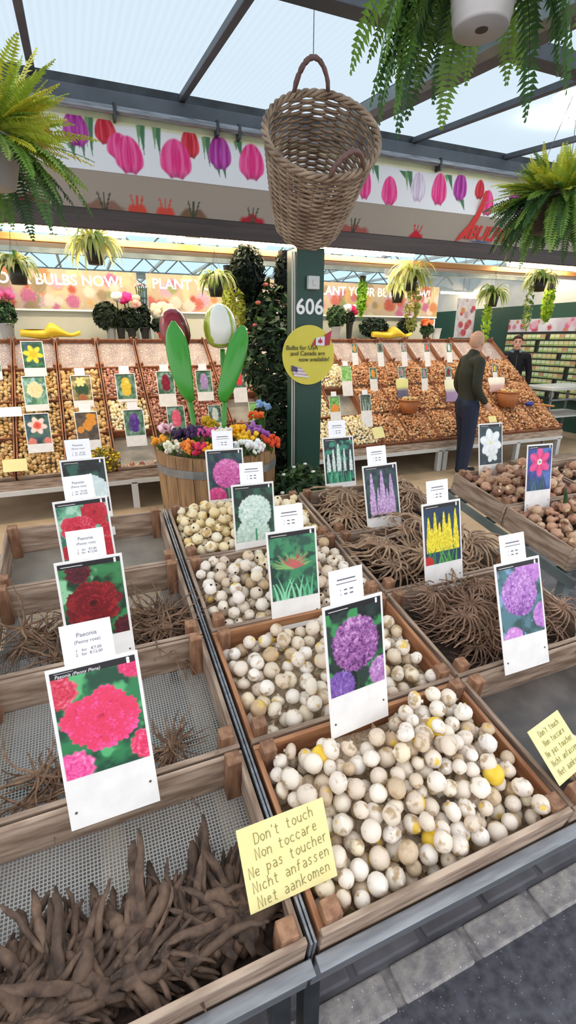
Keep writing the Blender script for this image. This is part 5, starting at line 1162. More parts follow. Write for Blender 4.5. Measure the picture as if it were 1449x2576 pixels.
def bag(px, yt, yb, wpx, c1, c2, lab):
    p = hit(px, yb, D(0, 0, .06), DWv); s = depth(p) / FPX; w_ = wpx * s; h = (yb - yt) * s; b = MB(); vs = []; fs = []
    for lay in (0, 1):
        for j in range(6):
            for i in range(5): x, z = (i / 4 - .5), j / 5; vs.append((x * w_ * (1 - .1 * math.sin(z * 6)), (.03 * (1 - (2 * x) ** 2) * math.sin(PI * z) + .004) * (1 if lay else -1), z * h))
    for lay in (0, 1):
        for j in range(5):
            for i in range(4): a = lay * 30 + j * 5 + i; f = (a, a + 1, a + 6, a + 5); fs.append(f if not lay else f[::-1])
    b.add(vs, fs, 0, [lin(c1) if v[2] > h * .5 else lin(c2) for v in vs]); tag(b.build('bulb_bag', 'matte', None, card_frame(p, D2(15)), True), lab, 'bag')
bag(1014, 954, 1004, 34, '#ece69a', '#6f7290', 'printed bag with a pale yellow top on the bulbs above the left basket'); bag(1138, 956, 1010, 40, '#f4efd0', '#a892b8', 'printed bag on the bulbs behind the man'); bag(1250, 950, 985, 50, '#f6eddc', '#d8b8b4', 'white printed bag beside the orange basket')
p = hit(1330, 1028, D(0, 0, .0), DWv); t = thing('scoop', 'blue scoop with a wooden handle at the right end of the back display', 'scoop', Matrix.Translation(p + V((0, 0, .05)))); b = MB(); b.ball((0, 0, .02), .06, 12, 8, sc=(1.2, .8, .6)); b.build('scoop_bowl', 'blue', t, None, True); b = MB(); b.tube([(.04, 0, .02), (.35, -.12, -.02)], .015, 8); b.build('handle', 'beamo', t)
# --- banners above the shelf
def shop_banner(x0, x1, seed, lab, txt, tx=None):
    H_ = .44; W_ = x1 - x0; t = thing('shop_banner', lab, 'banner', ((x0 + x1) / 2, 6.82, 1.935)); b = MB(); b.box(-W_ / 2, -W_ / 2 + .03, .02, .05, -.34, H_); b.build('upright', 'letter', t); b = MB(); b.box(W_ / 2 - .03, W_ / 2, .02, .05, -.34, H_); b.build('upright', 'letter', t); q = random.Random(seed)
    b = MB(); b.box(-W_ / 2, W_ / 2, 0, .02, 0, H_); b.build('banner_board', 'lt', t)
    s = Pic(H_ / W_, 300, seed); fx = s.x * W_; fy = s.y * W_; s.i = lerp(np.broadcast_to(col('#b9a68f'), s.i.shape), col('#a8977f'), fbm(fx * 4, fy * 4, seed)); s.i = lerp(s.i, col('#b8b08c'), sst(.55, .7, fbm(fx * 6, fy * 6, seed + 3)))
    s.x = fx; s.y = fy
    for _ in range(46):
        c = q.choice([('#b87850', '#c89a78'), ('#b06058', '#c08a80'), ('#a86080', '#b890a0'), ('#c8bcae', '#d4ccc2'), ('#b89860', '#c8b488'), ('#a05040', '#b88070'), ('#b090a0', '#c4b0b8'), ('#7f8a5a', '#9aa27c'), ('#8a7a60', '#a09478')]); s.blob(q.uniform(0, W_), q.uniform(.0, .3 if q.random() < .75 else .42), q.uniform(.04, .1), *c)
    s.x = s.x / W_; s.y = s.y / W_; obj('printed_flowers', s.mesh('printed_flowers', W_, 'cloth'), t, Matrix.Translation((0, -.004, 0)))
    d = max(v.co.x for v in txt.vertices); sc_ = (2.02 / d) if tx is None else 1
    obj('banner_lettering', txt, t, Matrix.Translation((-W_ / 2 + .06 if tx is None else tx, -.008, .27)) @ UPR @ Matrix.Scale(sc_, 4))
    b = MB(); b.box(-W_ / 2, W_ / 2, -.012, .0, -.02, 0); b.build('lower_edge', 'letter', t)
shop_banner(-1.52, .74, 1, 'flower-printed banner reading PLANT YOUR BULBS NOW!, left part of the back wall', T_BAN); shop_banner(.86, 3.1, 2, 'flower-printed banner behind the wooden tulips and hanging ivy', T_BAN); shop_banner(3.16, 5.42, 3, 'flower-printed banner right of the green post', T_BAN)
# --- things on the shelf
SZ = 1.595
def onshelf(px, Y=6.5): p = atY(px, 840, Y); return V((p.x, Y, SZ))
def clog(px0, px1, lab):
    a, c = onshelf(px0, 6.42), onshelf(px1, 6.42); L = c.x - a.x; t = thing('yellow_clog', lab, 'wooden clog', a); b = MB(); N = 26; vs = []; fs = []; m = 14
    for i in range(N):
        k = i / (N - 1); wd = .1 * (math.sin(PI * min(.98, .1 + k * .86)) ** .5); lo_ = .012 + .06 * max(0, k - .8) ** 1.2 * 5 + .012 * math.cos(k * 9); hi = .105 if k < .42 else (.105 + .075 * math.exp(-((k - .5) / .07) ** 2) if k < .5 else .18 - .115 * sst(.5, .85, np.array(k)) + .06 * max(0, k - .85) * 4)
        for j in range(m):
            an = 2 * PI * j / m; vs.append((k * L, wd * math.cos(an), lo_ + (float(hi) - lo_) * (.5 + .5 * math.sin(an))))
    for i in range(N - 1):
        for j in range(m): fs.append((i * m + j, (i + 1) * m + j, (i + 1) * m + (j + 1) % m, i * m + (j + 1) % m))
    fs += [tuple(range(m)), tuple(range((N - 1) * m + m - 1, (N - 1) * m - 1, -1))]; b.add(vs, fs); b.build('clog_body', 'yclog', t, None, True)
    b = MB(); T = Matrix.Translation((L * .24, 0, .101)); b.lathe([(.001, .006), (.055, .006), (.07, .004)], 20, T=T @ Matrix.Diagonal((1.7, .9, 1, 1))); b.build('foot_opening', 'beamo', t)
clog(52, 203, 'giant yellow wooden clog on the shelf at the left'); clog(938, 1034, 'giant yellow wooden clog on the shelf right of the green post')
def vase(px, r, h, mat, lab, flowers=None, nfl=6, fr_=.045, spread=.1, top=.3, Y=6.5, leaves=None, stems=True, nm='flower_vase'):
    p = onshelf(px, Y); t = thing(nm, lab, 'vase of flowers' if flowers or leaves else 'bucket', p); b = MB(); b.lathe([(.001, 0), (r * .75, 0), (r, h), (r + .006, h), (r + .006, h + .006), (r - .006, h + .006)], 22); b.build('vase_body', mat, t, None, True); q = random.Random(int(px))
    if leaves: b = MB(); leafcloud(b, leaves[1], leaves[2], leaves[3], .035, leaves[0], int(px)); b.build('foliage', 'leaf', t)
    if flowers:
        b = MB(); g = MB()
        for k in range(nfl):
            x, y, z = q.uniform(-spread, spread), q.uniform(-.05, .05), h + top + q.uniform(-.04, .04); c = cvar(flowers[k % len(flowers)], .08, q)
            for _ in range(7): b.ball((x + q.uniform(-.5, .5) * fr_, y + q.uniform(-.5, .5) * fr_, z + q.uniform(-.4, .4) * fr_), fr_ * .72, 8, 6, 0, cvar(flowers[k % len(flowers)], .12, q))
            g.tube([(x * .2, y * .2, h * .8), (x * .7, y * .7, h + top * .6), (x, y, z)], .006, 5, 0, cvar('#3f5a34'))
        b.build('blossoms', 'matte', t, smooth=True); g.build('stems', 'leaf', t)
vase(20, .08, .16, 'pot', 'pot with pink lilies and green leaves at the left end of the shelf', ['#d85a90', '#e88ab0'], 6, .05, .1, .28, leaves=(GN, 420, (.12, .1, .16), (0, 0, .26)))
vase(280, .06, .15, 'silver', 'galvanised bucket holding a dark green moss ball on the shelf', leaves=(['#26301c', '#323e24', '#2a3620'], 1500, (.15, .14, .16), (-.03, .0, .26)))
vase(305, .05, .12, 'dpot', 'dark vase with a white rose beside the moss ball', ['#f0e8dc'], 1, .065, .01, .34, leaves=(DK, 300, (.07, .06, .12), (0, 0, .22)))
vase(332, .055, .12, 'dpot', 'dark vase of hot pink and blush roses on the shelf', ['#e82a80', '#f6b8a8', '#e83a8c', '#f8c8b8'], 5, .05, .1, .32, leaves=(DK, 500, (.12, .08, .14), (0, 0, .22)))
vase(365, .055, .13, 'dpot', 'tall dark vase with thin branches beside the roses', ['#d8b8b8'], 8, .015, .08, .46, leaves=(DK, 400, (.08, .06, .18), (0, 0, .24)))
vase(412, .06, .12, 'dpot', 'vase with large cream hydrangea heads behind the red tulip', ['#f2e6c4', '#eedfb8'], 6, .065, .11, .22, leaves=(DK, 420, (.15, .1, .09), (0, 0, .16)))
vase(405, .035, .07, 'redp', 'small red pot on the shelf edge beside the red tulip', None, Y=6.4, nm='small_pot')
vase(640, .04, .08, 'silver', 'small glass of yellow and pink tulips right of the white tulip', ['#f0d860', '#f0b8c0', '#f4e8a8'], 6, .03, .07, .16, Y=5.7)
vase(686, .05, .12, 'dpot', 'vase with white lilies before the leafy climber', ['#f0ece0'], 4, .05, .08, .2, Y=5.9, leaves=(GN, 200, (.12, .08, .1), (0, 0, .2)))
vase(845, .07, .16, 'pot', 'pot with leafy green plant right of the green post', leaves=(GN, 520, (.16, .12, .16), (0, 0, .3)))
vase(878, .05, .22, 'dpot', 'dark vase with white and red blossoms right of the post', ['#f0e8e4', '#d8245a', '#f0e8e4'], 5, .05, .1, .16, leaves=(DK, 200, (.08, .06, .08), (0, 0, .28)))
vase(940, .06, .16, 'dpot', 'dark green planter with broad leaves behind the right clog', leaves=(DK, 700, (.26, .12, .14), (0, 0, .16)), Y=6.66)
vase(1020, .06, .15, 'dpot', 'dark planter with drooping leaves at the toe of the right clog', leaves=(DK, 500, (.16, .1, .14), (0, 0, .18)), Y=6.66)
vase(1072, .06, .13, 'dpot', 'dark pot with orange flowers at the right end of the shelf', ['#e8642a', '#e07a4a'], 9, .035, .11, .12, leaves=(GN, 260, (.12, .08, .08), (0, 0, .14)))
vase(1097, .075, .15, 'letter', 'plain white pot at the right end of the shelf', None, nm='white_pot')
# --- spider plants, ivy and other hanging plants in the shop
def spider_plant(px, py, zd, r, lab, cols, n=70, seed=0, trail=None, pot='dpot'):
    n = int(n * 1.35)
    p = atD(px, py, zd); q = random.Random(seed); t = thing('spider_plant', lab, 'hanging plant', p); pr = .075; b = MB(); b.lathe([(.001, -.07), (pr * .7, -.07), (pr, .06), (pr - .006, .06)], 18); b.build('pot', pot, t, None, True); b = MB()
    for k in range(n):
        az = q.uniform(0, 6.3); L = r * q.uniform(.7, 1.35); el = q.uniform(.5, 1.35); d = V((math.cos(az) * math.cos(el), math.sin(az) * math.cos(el), math.sin(el))); pt = V((.03 * math.cos(az), .03 * math.sin(az), .06)); m = 9; sd = V((-math.sin(az), math.cos(az), 0)); w_ = .012 * q.uniform(.8, 1.3); vs = []
        for i in range(m + 1):
            ww = w_ * math.sin(PI * min(1, .25 + .75 * i / m)) + .001; vs += [pt - sd * ww, pt + sd * ww]; d = (d + V((0, 0, -.30 - .12 * (L > r)))).normalized() if i > 0 else d; pt = pt + d * L / m
        b.add(vs, [(2 * i, 2 * i + 1, 2 * i + 3, 2 * i + 2) for i in range(m)], 0, cvar(q.choice(cols), .15, q))
    if trail: leafcloud(b, trail[0], (trail[1], trail[1], trail[2]), (trail[3], 0, -trail[2] * .9), .03, trail[4], seed)
    b.build('leaves', 'leaf', t); b = MB()
    for k in range(3): a = k * 2.094; b.tube([(pr * math.cos(a), pr * math.sin(a), .06), (0, 0, .3)], .0015, 4)
    b.tube([(0, 0, .3), (0, 0, max(.35, 3.0 - p.z))], .0015, 4); b.build('hanging_wire', 'wire', t)
SP = ['#e4e49a', '#ccd27e', '#f0ecb4', '#aebc66', '#dcdf90']; SG = ['#7f9a4a', '#a4b45c', '#5f8038', '#c0c878']; LG = ['#a8c832', '#88b42a', '#c0d84a']
spider_plant(238, 640, zY(238, 640, 4.35), .25, 'large pale spider plant hanging under the left strip light', SP, 90, 1)
spider_plant(45, 690, zY(45, 690, 4.4), .18, 'small spider plant in a black pot hanging at the left edge', SG + SP, 60, 2)
spider_plant(543, 725, zY(543, 725, 4.55), .2, 'yellow-green spider plant hanging above the white wooden tulip', SG + SP, 80, 3, (260, .07, .22, .2, ['#c0c040', '#a0aa38', '#d8d060']))
spider_plant(1032, 712, zY(1032, 712, 4.4), .27, 'large pale spider plant hanging right of the green post', SP, 100, 4, (200, .08, .25, .05, ['#a8a850', '#909a40', '#c0b868']))
spider_plant(1000, 745, zY(1000, 745, 5.0), .2, 'small cream spider plant hanging below the large pale one', SP, 60, 5)
spider_plant(1238, 755, zY(1238, 755, 4.6), .22, 'spider plant with a bright green trail hanging above the man', SP + SG, 70, 6, (170, .05, .26, -.04, LG))
spider_plant(1358, 716, zY(1358, 716, 4.3), .22, 'spider plant in a black pot hanging near the right edge', SP + SG, 70, 7, (140, .05, .26, -.12, SG))
def trailing(px, y0, y1, wpx, zd, lab, cols, n, size, seed, nm='trailing_ivy'):
    a, c = atD(px, y0, zd), atD(px, y1, zd); s = zd / FPX; h = a.z - c.z; t = thing(nm, lab, 'hanging plant', V((a.x, a.y, a.z))); b = MB(); leafcloud(b, n, (wpx * s / 2, wpx * s / 2 * .8, h / 2), (0, 0, -h / 2), size, cols, seed, 0, .35); b.build('foliage', 'leaf', t)
    pr = min(1, wpx * s / 2 / .09) * .8; b = MB(); b.lathe([(.001, -.1 * pr), (.06 * pr, -.1 * pr), (.075 * pr, 0), (.07 * pr, 0)], 14); b.build('pot', 'dpot', t); b = MB(); b.tube([(0, 0, 0), (0, 0, max(.1, 3.0 - a.z))], .0015, 4); b.build('hanging_wire', 'wire', t)
trailing(620, 612, 760, 92, 4.3, 'dense dark ivy hanging left of the green post', ['#141c14', '#1c281c', '#223022', '#2c3a2c'], 2600, .036, 1)
trailing(714, 632, 760, 46, 4.4, 'narrow dark ivy hanging close to the green post', ['#161e16', '#202c20', '#2a382a'], 1500, .034, 2)
trailing(572, 668, 830, 34, 4.7, 'yellow-green trailing plant beside the dark ivy', ['#a8b040', '#8a9a38', '#c0c858'], 500, .03, 3, 'trailing_plant')
trailing(636, 740, 830, 80, 4.7, 'leafy green plant hanging below the dense ivy', DK + GN, 1500, .04, 4, 'trailing_plant')
trailing(913, 694, 800, 26, 5.3, 'bright green bird-nest-like trailing plant right of the post', ['#7fae34', '#98c43e', '#6a982c'], 420, .032, 5, 'trailing_plant')
trailing(1388, 712, 815, 32, 5.6, 'lime green trailing plant at the right edge of the shop', LG, 420, .032, 6, 'trailing_plant')
p = atD(983, 682, 5.2); t = thing('hanging_board', 'small white board hanging from the timber beam right of the post', 'sign', p); b = MB(); b.box(-.07, .07, 0, .02, -.07, .06); b.build('board', 'white', t, bevel=.01); b = MB(); b.tube([(-.05, .01, .06), (0, .01, .13), (.05, .01, .06)], .003, 5); b.tube([(0, .01, .13), (0, .01, 3.0 - p.z)], .0015, 4); b.build('cord', 'wire', t)

# ------------------------------------------------------------------ shop lights, beams, roof, walls
b = MB(); b.box(XA, XB, 4.74, 4.8, 2.335, 2.385); struct(b.build('trim_11', 'beamo', bevel=.004))
b = MB(); b.box(XA, XB, 4.82, 4.84, 2.305, 2.34); struct(b.build('trim_12', 'lt', bevel=.004))
def tube_light(x0, x1, Y, z, lab, hidden=False):
    t = thing('strip_light', lab, 'strip light', ((x0 + x1) / 2, Y, z)); h = (x1 - x0) / 2; b = MB(); b.box(-h, h, -.05, .05, .03, .07); b.build('housing', 'lt', t); b = MB(); b.tube([(-h + .02, 0, .008), (h - .02, 0, .008)], .019, 10); b.build('lit_tube', 'tube', t, None, True)
    b = MB(); b.tube([(0, 0, .07), (0, 0, 2.98 - z)], .004, 5); b.build('suspension_rod', 'wire', t)
TL = [(-.37, .95, 4.6, 2.41, 'lit strip light under the beam, left of the green post'), (2.24, 3.31, 4.6, 2.4, 'lit strip light just right of the green post'), (4.56, 5.67, 4.6, 2.38, 'lit strip light near the right edge, front row'), (-2.1, -.7, 4.6, 2.41, 'added strip light out of view, far left of the front row'), (1.05, 2.1, 4.6, 2.41, 'added unseen strip light behind the wicker basket')]  # last two tubes are out of view, added to light the shop
for (xa, ya), (xb, yb), Y, lab in (((1090, 672), (1245, 684), 6.0, 'lit strip light in the second row above the right display'), ((1108, 736), (1218, 743), 9, 'far lit strip light above the man'), ((1154, 786), (1232, 788), 11, 'farthest small lit strip light above the man'), ((1290, 735), (1380, 742), 8, 'lit strip light behind the right spider plant'), ((1340, 688), (1449, 692), 6.6, 'lit strip light at the right edge, second row')):
    u, v = atY(xa, ya, Y), atY(xb, yb, Y); TL.append((u.x, v.x, Y, (u.z + v.z) / 2, lab))
for x in (-.6, 1.0, 2.6): TL.append((x, x + 1.2, 6.0, 2.62, 'lit strip light of the inner row at x, above the banner' if 0 else ('lit strip light of the inner row, %s' % {-.6: 'behind the left spider plant', 1.0: 'above the wooden tulips', 2.6: 'right behind the post'}[x])))
for a in TL: tube_light(*a)
b = MB(); b.box(XA - 1, 8.4, 3.62, 16, 3.0, 3.012); struct(b.build('ceiling', 'glaze2'))
for i, x in enumerate(np.arange(-2, 8.6, .9)): b = MB(); b.box(x - .02, x + .02, 3.62, 16, 2.95, 3.0); struct(b.build('trim_%d' % (40 + i), 'lt'))
for i, y in enumerate((7.3, 9.6, 12, 14.5)):
    t = thing('roof_truss', 'grey steel roof truss crossing the shop, %s row from the front' % ORD[i], 'roof truss', (3, y, 2.6)); b = MB(); b.box(-5.4, 5.4, -.03, .03, 0, .06); b.build('bottom_chord', 'teal', t); b = MB(); b.box(-5.4, 5.4, -.03, .03, .33, .39); b.build('top_chord', 'teal', t); b = MB()
    for k in range(36): x = -5.4 + .3 * k; b.tube([(x, 0, .06 if k % 2 else .33), (x + .3, 0, .33 if k % 2 else .06)], .011, 6)
    b.build('web_bars', 'teal', t)
b = MB(); b.box(8.0, 8.1, 4.2, 16, 0, 2.2); struct(b.build('wall_right', 'gwall'))
b = MB(); b.box(8.0, 8.1, 4.2, 16, 2.2, 3.0); struct(b.build('wall_right', 'lt'))
b = MB(); b.box(-3, 8.1, 16, 16.1, 0, 3.0); struct(b.build('wall_far', 'lt'))
b = MB(); b.box(5.0, 8.0, 11.9, 12, 0, 2.0); struct(b.build('wall_divider', 'gwall'))
b = MB(); b.box(5.15, XB - .2, 4.32, 4.66, 0, .05); struct(b.build('trim_13', 'wood', bevel=.005))
p0_, p1_ = atY(1142, 850, 8.2), atY(1200, 752, 8.2); s = Pic(abs(p1_.z - p0_.z) / (p1_.x - p0_.x), 60, 8); s.bg('#d8ccd0', '#e8e0e0', '#c8a8b0')
for i in range(10): s.blob(R.uniform(.1, .9), R.uniform(.1, s.a * .95), R.uniform(.08, .16), R.choice(['#c84a5a', '#d88a4a', '#7a5a80']), '#e8c8c0')
t = thing('poster', 'floral poster hanging in the background left of the bald man', 'poster', ((p0_.x + p1_.x) / 2, 8.2, p0_.z)); b = MB(); w2 = (p1_.x - p0_.x) / 2; b.box(-w2, w2, .003, .02, 0, p1_.z - p0_.z); b.build('poster_board', 'white', t); obj('printed_flowers', s.mesh('printed_flowers', w2 * 2, 'print'), t); b = MB(); b.tube([(0, .01, p1_.z - p0_.z), (0, .01, 3.0 - p0_.z)], .003, 4); b.build('cord', 'wire', t)

# ------------------------------------------------------------------ seed rack and trolley at the right
rt_ = thing('seed_rack', 'wall rack with rows of green seed packets and a floral header at the right', 'rack', (7.98, 6.75, .55)); RY0, RY1 = -1.5, .95
b = MB(); b.box(-.06, 0, RY0, RY1, 0, 1.16); b.build('back_panel', 'dpot', rt_)
for k in range(10): b = MB(); b.box(-.11, -.06, RY0, RY1, .02 + k * .112, .03 + k * .112); b.build('rack_shelf', 'darksteel', rt_)
s = Pic(.22 / (RY1 - RY0), 200, 6); s.x = s.x * 2.45; s.y = s.y * 2.45; s.bg('#ded2d4', '#e8e0e2', '#d0c0c8', 3)
for i in range(26): s.blob(R.uniform(0, 2.45), R.uniform(0, .22), R.uniform(.03, .08), R.choice(['#c83a4a', '#d86a8a', '#d8784a', '#e0a8b8']), '#ecd0d4')
s.x = s.x / 2.45; s.y = s.y / 2.45
b = MB(); b.box(-.07, -.0, RY0, RY1, 1.17, 1.4); b.build('header_board', 'lt', rt_)
obj('header_print', s.mesh('header_print', RY1 - RY0, 'print'), rt_, Matrix.Translation((-.073, (RY0 + RY1) / 2, 1.175)) @ Matrix.Rotation(-PI / 2, 4, 'Z'))
PKm = []
for i, (c1, c2) in enumerate((('#a0b068', '#e4e8bc'), ('#b0bc6c', '#ece4ac'), ('#98ac60', '#d8e0b0'), ('#bcbc78', '#f0d49c'), ('#a8b470', '#d89a7a'))):
    b = MB(); b.box(-.012, .012, -.048, .048, 0, .088, 0, lin(c1)); b.box(-.0135, -.012, -.044, .044, .03, .083, 0, lin(c2)); PKm.append(b.mesh('seed_packet', 'matte'))
q = random.Random(9)
for k in range(10):
    for j in range(24):
        if q.random() < .07: continue
        o = bpy.data.objects.new('seed_packet', q.choice(PKm)); C.objects.link(o); o.matrix_world = Matrix.Translation((7.98 - .085, 6.75 + RY0 + .06 + j * .1015, .55 + .0305 + k * .112)) @ Matrix.Rotation(.12, 4, 'Y'); tag(o, 'green seed packet standing on the wall rack at the right', 'seed packet', 'seed packets on the rack')
tx = atX(1395, 995, 6.9); t = thing('trolley_table', 'white topped trolley table with metal legs in front of the seed rack', 'table', (6.95, 5.55, 0))
b = MB(); b.box(-.5, .6, -.3, .3, .86, .9); b.build('table_top', 'lt', t, bevel=.004)
for x in (-.47, .57):
    for y in (-.27, .27): b = MB(); b.box(x - .015, x + .015, y - .015, y + .015, 0, .86); b.build('leg', 'steel', t)
b = MB(); b.box(-.5, .6, -.3, .3, .45, .47); b.build('lower_shelf', 'lt', t); b = MB(); b.tube([(-.5, -.3, .72), (.6, -.3, .72)], .015, 8); b.build('rail', 'steel', t)
o = MB().box(-.09, .09, -.06, .06, 0, .12).build('cardboard_box', 'wood', None, Matrix.Translation((7.5, 5.5, .9))); tag(o, 'small brown box on the white trolley table at the right edge', 'box')

# ------------------------------------------------------------------ people
def remesh(b, vox, colf, sm=6):
    me = b.mesh('tmp', 'skin'); o = bpy.data.objects.new('tmp', me); C.objects.link(o); m = o.modifiers.new('r', 'REMESH'); m.mode = 'VOXEL'; m.voxel_size = vox; m.use_smooth_shade = True
    s_ = o.modifiers.new('s', 'SMOOTH'); s_.iterations = sm; s_.factor = .5; bpy.context.view_layer.update()
    nm = bpy.data.meshes.new_from_object(o.evaluated_get(bpy.context.evaluated_depsgraph_get())); bpy.data.objects.remove(o)
    for a in list(nm.color_attributes): nm.color_attributes.remove(a)
    ca = nm.color_attributes.new('Col', 'FLOAT_COLOR', 'POINT'); n = len(nm.vertices); co = np.zeros(n * 3); nm.vertices.foreach_get('co', co); co = co.reshape(-1, 3); a = np.ones((n, 4), dtype=np.float32); a[:, :3] = colf(co); ca.data.foreach_set('color', a.ravel())
    nm.materials.clear(); nm.materials.append(M['skin']); return nm
def flat(c): return lambda co: np.broadcast_to(col(c), co.shape)
def limb(b, pts, rad, n=12):
    sp = smooth_pts([tuple(p) for p in pts], 4 * len(pts)); rp = smooth_pts([(r,) for r in rad], 4 * len(pts)); b.tube([V(p) for p in sp], [r[0] for r in rp], n); b.ball(sp[0], rp[0][0], 10, 6); b.ball(sp[-1], rp[-1][0], 10, 6)
def hand(b, w_, dirn, fwd, side):
    d = V(dirn).normalized(); f = V(fwd).normalized(); s = d.cross(f); p = V(w_)
    b.tube([p, p + d * .04, p + d * .085], [.024, .036, .036], 10, T=None)
    for k, L in enumerate((.068, .078, .072, .056)):
        o = p + d * .08 + f * (.027 - .018 * k); b.tube([o, o + d * L * .45 + s * side * .004, o + d * L * .8 + s * side * .016, o + d * L * .92 + s * side * .03], [.0095, .009, .0085, .007], 7)
    o = p + d * .03 + f * .028; b.tube([o, o + d * .03 + f * .022, o + d * .06 + f * .024 + s * side * .01], [.012, .0105, .008], 7)
def person(lab, loc, rot, sc, arms, legs, clothes, hairfn, headyaw=0, skin='#d8a58c', top='#2e3320', trousers='#232a3a', shoe='#22201f', collar=None, apron=None):
    t = thing('person', lab, 'person', Matrix.Translation(V(loc)) @ Matrix.Rotation(rot, 4, 'Z') @ Matrix.Scale(sc, 4))
    b = MB(); limb(b, [(0, .0, .93), (0, .01, 1.1), (0, .012, 1.3), (0, .01, 1.42)], [.11, .10, .118, .085]); limb(b, [(0, .01, 1.42), (0, -.005, 1.5), (0, -.02, 1.57)], [.07, .057, .055])
    for s in (-1, 1):
        limb(b, [(s * .06, .01, 1.40), (s * .175, .01, 1.415)], [.07, .05]); A = arms[(s + 1) // 2]; limb(b, A[:3], [.046, .038, .029]); d = V(A[2]) - V(A[1]); hand(b, A[2], d, V((0, -1, .0)) if abs(d.normalized().y) < .8 else V((-s, 0, 0)), s)
        Lg = legs[(s + 1) // 2]; limb(b, Lg[:3], [.09, .06, .045]); f = V(Lg[2]); limb(b, [f, f + V((0, -.06, -.035)), f + V((0, -.15, -.045))], [.045, .042, .03])
    H = Matrix.Translation((0, -.025, 1.64)) @ Matrix.Rotation(headyaw, 4, 'Z')
    b.ball((0, .012, .02), .1, 18, 12, T=H, sc=(.8, .98, 1.05)); b.ball((0, -.03, -.045), .07, 14, 10, T=H, sc=(.82, .82, 1.0)); b.ball((0, -.055, -.085), .034, 10, 7, T=H, sc=(1, .8, .8))
    b.tube([H @ V((0, -.088, .02)), H @ V((0, -.105, -.015)), H @ V((0, -.112, -.03))], [.01, .014, .015], 8); b.tube([H @ V((-.03, -.086, .03)), H @ V((0, -.094, .033)), H @ V((.03, -.086, .03))], [.009, .01, .009], 7)
    for s in (-1, 1): b.ball((s * .08, .012, -.01), .03, 9, 7, T=H, sc=(.4, .75, 1.1))
    b.tube([H @ V((-.022, -.083, -.062)), H @ V((0, -.092, -.06)), H @ V((.022, -.083, -.062))], [.006, .009, .006], 7)
    Hi = np.array(H.inverted()); sk = col(skin); lip = col('#b06a60'); hd = hairfn
    def cf(co):
        q = np.c_[co, np.ones(len(co))] @ Hi.T; c = np.broadcast_to(sk, co.shape).copy(); c[(np.abs(q[:, 0]) < .024) & (np.abs(q[:, 2] + .061) < .008) & (q[:, 1] < -.07)] = lip
        e = (np.hypot(np.abs(q[:, 0]) - .03, (q[:, 2] - .012) * 1.6) < .012) & (q[:, 1] < -.05); c[e] = col('#3a2a24'); br = (np.abs(np.abs(q[:, 0]) - .032) < .018) & (np.abs(q[:, 2] - .036) < .005) & (q[:, 1] < -.05); c[br] = col('#5a4030'); return hd(q, c) if hd else c
    obj('body', remesh(b, .0065, cf, 3), t)
    b = MB(); limb(b, [(0, .0, .9), (0, .0, 1.05), (0, .01, 1.28), (0, .01, 1.43)], [.135, .13, .148, .11]); limb(b, [(0, .01, 1.44), (0, .0, 1.505)], [.08, .072])
    for s in (-1, 1):
        A = arms[(s + 1) // 2]; limb(b, [(s * .06, .01, 1.40), (s * .18, .01, 1.42)], [.095, .07]); a2 = V(A[1]).lerp(V(A[2]), .93); limb(b, [A[0], A[1], tuple(a2)], [.066, .054, .043])
        limb(b, [(s * .05, .01, 1.3), (s * .05, .0, 1.1), (s * .055, .0, .92)], [.115, .105, .11])
    obj('sweater', remesh(b, .011, flat(top), 8), t)
    b = MB(); limb(b, [(0, 0, .84), (0, 0, .96)], [.13, .14])
    for s in (-1, 1):
        Lg = legs[(s + 1) // 2]; limb(b, [(s * .075, .01, .9), Lg[0], Lg[1], (Lg[2][0], Lg[2][1], Lg[2][2] - .0)], [.115, .11, .08, .066])
    obj('jeans', remesh(b, .011, flat(trousers), 6), t)
    for s in (-1, 1):
        f = V(legs[(s + 1) // 2][2]); b = MB(); limb(b, [f + V((0, .02, -.045)), f + V((0, -.06, -.05)), f + V((0, -.17, -.06))], [.05, .05, .04]); obj('shoe', remesh(b, .009, flat(shoe), 3), t)
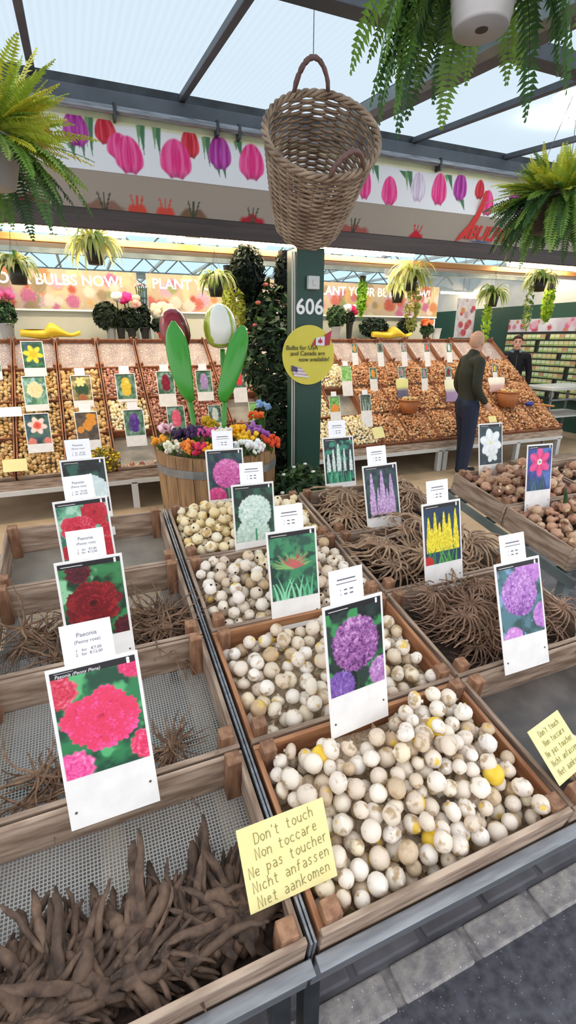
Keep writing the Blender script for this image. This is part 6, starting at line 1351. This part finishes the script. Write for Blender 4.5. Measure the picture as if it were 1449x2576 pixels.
    if collar: b = MB(); b.tube([(.085 * math.cos(a), .01 + .075 * math.sin(a), 1.5 + .012 * math.sin(a)) for a in np.linspace(-1.1, PI + 1.1, 16)], .028, 9); obj('hood_collar', remesh(b, .008, flat(collar), 3), t); b = MB(); b.box(-.006, .006, -.185, -.165, .98, 1.44, 0, lin('#4a4644')); b.build('zip', 'matte', t)
    if apron: b = MB(); b.tube([(.17 * math.sin(a), -.165 * math.cos(a), .98) for a in np.linspace(-1.2, 1.2, 12)], .02, 8); b.box(-.15, .15, -.2, -.185, .62, .99); obj('apron', remesh(b, .009, flat(apron), 2), t)
    return t
def bald(q, c):
    m = (q[:, 2] > -.03) & (q[:, 1] > .0) & (q[:, 2] < .065); k = np.array(lin('#b59a84')); c[m] = c[m] * .55 + k * .45; return c
STL = [(-.09, 0, .86), (-.1, -.015, .48), (-.105, .02, .085)]; STR = [(.09, 0, .86), (.1, -.02, .48), (.12, .0, .085)]
person('bald man in an olive sweater and dark jeans standing before the right display, facing away', (4.16, 4.5, 0), D2(74), .955, ([(-.2, .01, 1.41), (-.25, .03, 1.13), (-.2, -.12, .95)], [(.2, .01, 1.41), (.25, .04, 1.13), (.22, -.1, .94)]),
       (STL, [(.09, 0, .86), (.1, -.05, .48), (.12, -.07, .085)]), None, bald, .6, '#dba88e', '#34352a', '#262d40')
def hairy(q, c): return c
bp_ = V((6.72, 6.3, 0))
t = person('young man in a black jacket and grey-blue hood standing before the seed rack', bp_, D2(-38), .935, ([(-.2, .01, 1.41), (-.25, .02, 1.14), (-.2, -.16, .98)], [(.2, .01, 1.41), (.27, .03, 1.14), (.27, -.03, .88)]), (STL, STR), None, hairy, -.1, '#e0a892', '#1b1a1d', '#22242c', collar='#6f8794', apron='#d8d4d6')
b = MB(); H = Matrix.Translation((0, -.025, 1.64)) @ Matrix.Rotation(-.1, 4, 'Z'); b.ball((0, .022, .045), .098, 16, 10, T=H, sc=(.88, .98, .92)); b.ball((0, -.05, .095), .045, 10, 7, T=H, sc=(1.4, .8, .6)); obj('hair', remesh(b, .008, flat('#4a3426'), 3), t)
